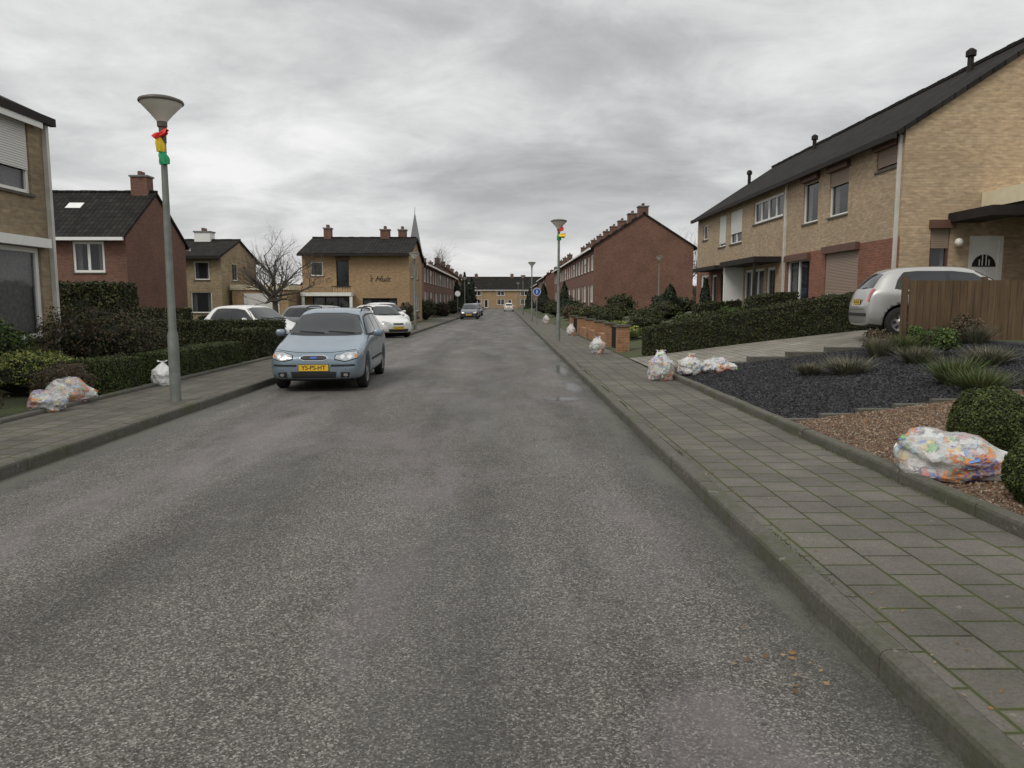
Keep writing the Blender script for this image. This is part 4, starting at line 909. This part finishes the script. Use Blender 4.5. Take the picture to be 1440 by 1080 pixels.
    V=[];F=[]
    for (x0,x1) in ((.05,.55),(-.5,-.02)):
        pts=[]
        for i in range(7):
            x=x0+(x1-x0)*i/6; z=1.035+d-.03*(i/6)*(1 if x0>0 else 1); h=bvh.ray_cast(Vector((x,-4,z)),Vector((0,1,0))); pts.append(h[0]+h[1]*.018*(1 if h[1].y<0 else -1))
        tube(V,F,pts,[.008]*7,4)
    g.add('wipers',M['cblack'],V,F)
    for s in (1,-1):
        V=[];F=[];nn=12
        for j in range(7):
            ph=math.pi*j/6
            for i in range(nn):
                th=6.2832*i/nn; sgnp=lambda v,e:math.copysign(abs(v)**e,v)
                V.append((s*(HW+.10)+.10*sgnp(math.cos(th),.7)*sgnp(math.sin(ph),.7),-.60+yo+.055*sgnp(math.sin(th),.7)*sgnp(math.sin(ph),.7),1.005+.07*sgnp(math.cos(ph),.7)))
        for j in range(6):
            for i in range(nn): F.append((j*nn+i,j*nn+(i+1)%nn,(j+1)*nn+(i+1)%nn,(j+1)*nn+i))
        g.add('mirrors',pm,V,F,True)
        g.box('mirror_arms',M['cblack'],*sorted((s*(HW-.06),s*(HW+.04))),-.62+yo,-.56+yo,.955,.985)
    if rails:
        for s in (1,-1):
            V=[];F=[]; pts=[Vector((s*.565,y,z)) for y,z in ((-.1,1.43),(0,1.485),(.4,1.52),(1.2,1.515),(1.6,1.49),(1.72,1.43))]; tube(V,F,pts,[.014]*6,6); g.add('roof_rails',M['cblack'],V,F,True)
    V=[];F=[]; tube(V,F,[Vector((0,-.1,1.45)),Vector((0,.05,1.62))],[.004,.002],4); g.add('antenna',M['cblack'],V,F)
    for yy in (yf,yr):
        for s in (1,-1):
            x=s*(HW-.105)
            V,F=lathe([(.20,-.09),(.295,-.09),(.313,-.07),(wr_,-.03),(wr_,.03),(.313,.07),(.295,.09),(.20,.085)],36,(x,yy,wr_),'x'); g.add('tyres',M['tyre'],V,F,True)
            V,F=lathe([(.205,s*.08),(.19,s*.083),(.185,s*.055),(.06,s*.07),(.05,s*.085),(.001,s*.087)],30,(x,yy,wr_),'x'); g.add('rims',M['rim'],V,F,True)
            for kk in range(7):
                a=kk*2*math.pi/7; c_,s_=math.cos(a),math.sin(a); P=[]
                for (r,t) in ((.09,-.014),(.165,-.034),(.165,.034),(.09,.014)): P.append((x+s*.078,yy+r*c_-t*s_,wr_+r*s_+t*c_))
                g.add('rim_slots',M['cblack'],P,[(0,1,2,3)])
    g.done(); return g.e
blue=paint('paint_light_blue',(.215,.285,.345)); silver=paint('paint_silver',(.46,.46,.44),.5); whitep=paint('paint_white',(.76,.76,.73),0); darkp=paint('paint_dark',(.035,.042,.055)); grey=paint('paint_grey',(.2,.21,.22))
car('parked_car',(-3.51,15.32,0),math.radians(3.0),blue,'wag',True,'YS-PS-HT')
car('parked_hatchback_car',(9.72,16.15,hx(9.5)+.0),math.radians(79),silver,'hat',False,'82-NG-JK','high')
car('parked_hatchback_car',(-5.9,35.2,0),math.radians(35),whitep,'hat',ptext='36-XT-RB')
car('parked_hatchback_car',(-6.6,41,0.1),math.radians(30),whitep,'hat')
car('parked_hatchback_car',(-8.9,26.5,0),math.radians(62),whitep,'hat')
car('parked_car',(-7.5,31.5,0),math.radians(60),grey,'wag')
car('parked_car',(-3.4,72,0),0,darkp,'wag'); car('parked_car',(-3.5,80,0),0,grey,'wag'); car('parked_hatchback_car',(-3.5,90,0),0,darkp,'hat'); car('parked_hatchback_car',(.7,132,0),math.pi,whitep,'hat')

# ---------------------------------------------------------------- sky, sun, camera
w=bpy.data.worlds.new('World'); scene.world=w; w.use_nodes=True; nt=w.node_tree; bg=nt.nodes['Background']
EL,AZ=math.radians(48),math.radians(222)
sky=N(nt,'ShaderNodeTexSky',sky_type='NISHITA',sun_disc=False,sun_elevation=EL,sun_rotation=AZ)
co=N(nt,'ShaderNodeTexCoord').outputs['Generated']; s=N(nt,'ShaderNodeSeparateXYZ',{0:co})
zc=N(nt,'ShaderNodeMath',{0:s.outputs[2],1:0.0},operation='MAXIMUM'); zc=N(nt,'ShaderNodeMath',{0:zc.outputs[0],1:.22},operation='ADD')
px=N(nt,'ShaderNodeMath',{0:s.outputs[0],1:zc.outputs[0]},operation='DIVIDE'); py=N(nt,'ShaderNodeMath',{0:s.outputs[1],1:zc.outputs[0]},operation='DIVIDE')
pc=N(nt,'ShaderNodeCombineXYZ',{0:px.outputs[0],1:py.outputs[0]})
n1=noi(nt,mapv(nt,pc.outputs[0],(1.0,1.25,1),(2.3,.4,0)),.95,9,.55,.3)
n2=noi(nt,mapv(nt,pc.outputs[0],(1,1.1,1),(5,9,0)),3.0,8,.6,.5)
ad=N(nt,'ShaderNodeMath',{0:n2,1:.34,2:n1},operation='MULTIPLY_ADD')
cl=ramp(nt,N(nt,'ShaderNodeMapRange',{0:ad.outputs[0],1:.46,2:.86}).outputs[0],[(0,(.40,.40,.405)),(.35,(.54,.54,.543)),(.62,(.70,.70,.697)),(1,(.92,.92,.91))])
hz=ramp(nt,s.outputs[2],[(0,.55),(.16,0)]); cl=mixc(nt,hz,cl,(.74,.74,.735))
el=N(nt,'ShaderNodeMapRange',{0:s.outputs[2],1:.38,2:.9,3:10.0,4:15.5},interpolation_type='SMOOTHSTEP')
vm=N(nt,'ShaderNodeVectorMath',{0:cl},operation='SCALE'); nt.links.new(el.outputs[0],vm.inputs['Scale'])
mx=mixc(nt,.04,vm.outputs[0],sky.outputs[0]); nt.links.new(mx,bg.inputs['Color']); bg.inputs['Strength'].default_value=.1
sd=bpy.data.lights.new('sun','SUN'); sd.energy=1.4; sd.angle=math.radians(25); sd.color=(1,.95,.87); so=bpy.data.objects.new('sun',sd); link(so)
dv=Vector((math.sin(AZ)*math.cos(EL),math.cos(AZ)*math.cos(EL),math.sin(EL))); so.rotation_euler=dv.to_track_quat('Z','Y').to_euler(); so.location=(0,0,30)
cd=bpy.data.cameras.new('camera'); cam=bpy.data.objects.new('camera',cd); link(cam); cd.lens=26; cd.sensor_width=36; cd.clip_end=4000; cd.clip_start=.05
cam.location=(0,0,1.6); cam.rotation_euler=(math.radians(90-6.3),0,math.radians(-.55)); scene.camera=cam
scene.view_settings.view_transform='Standard'; scene.view_settings.look='None'; scene.view_settings.exposure=0
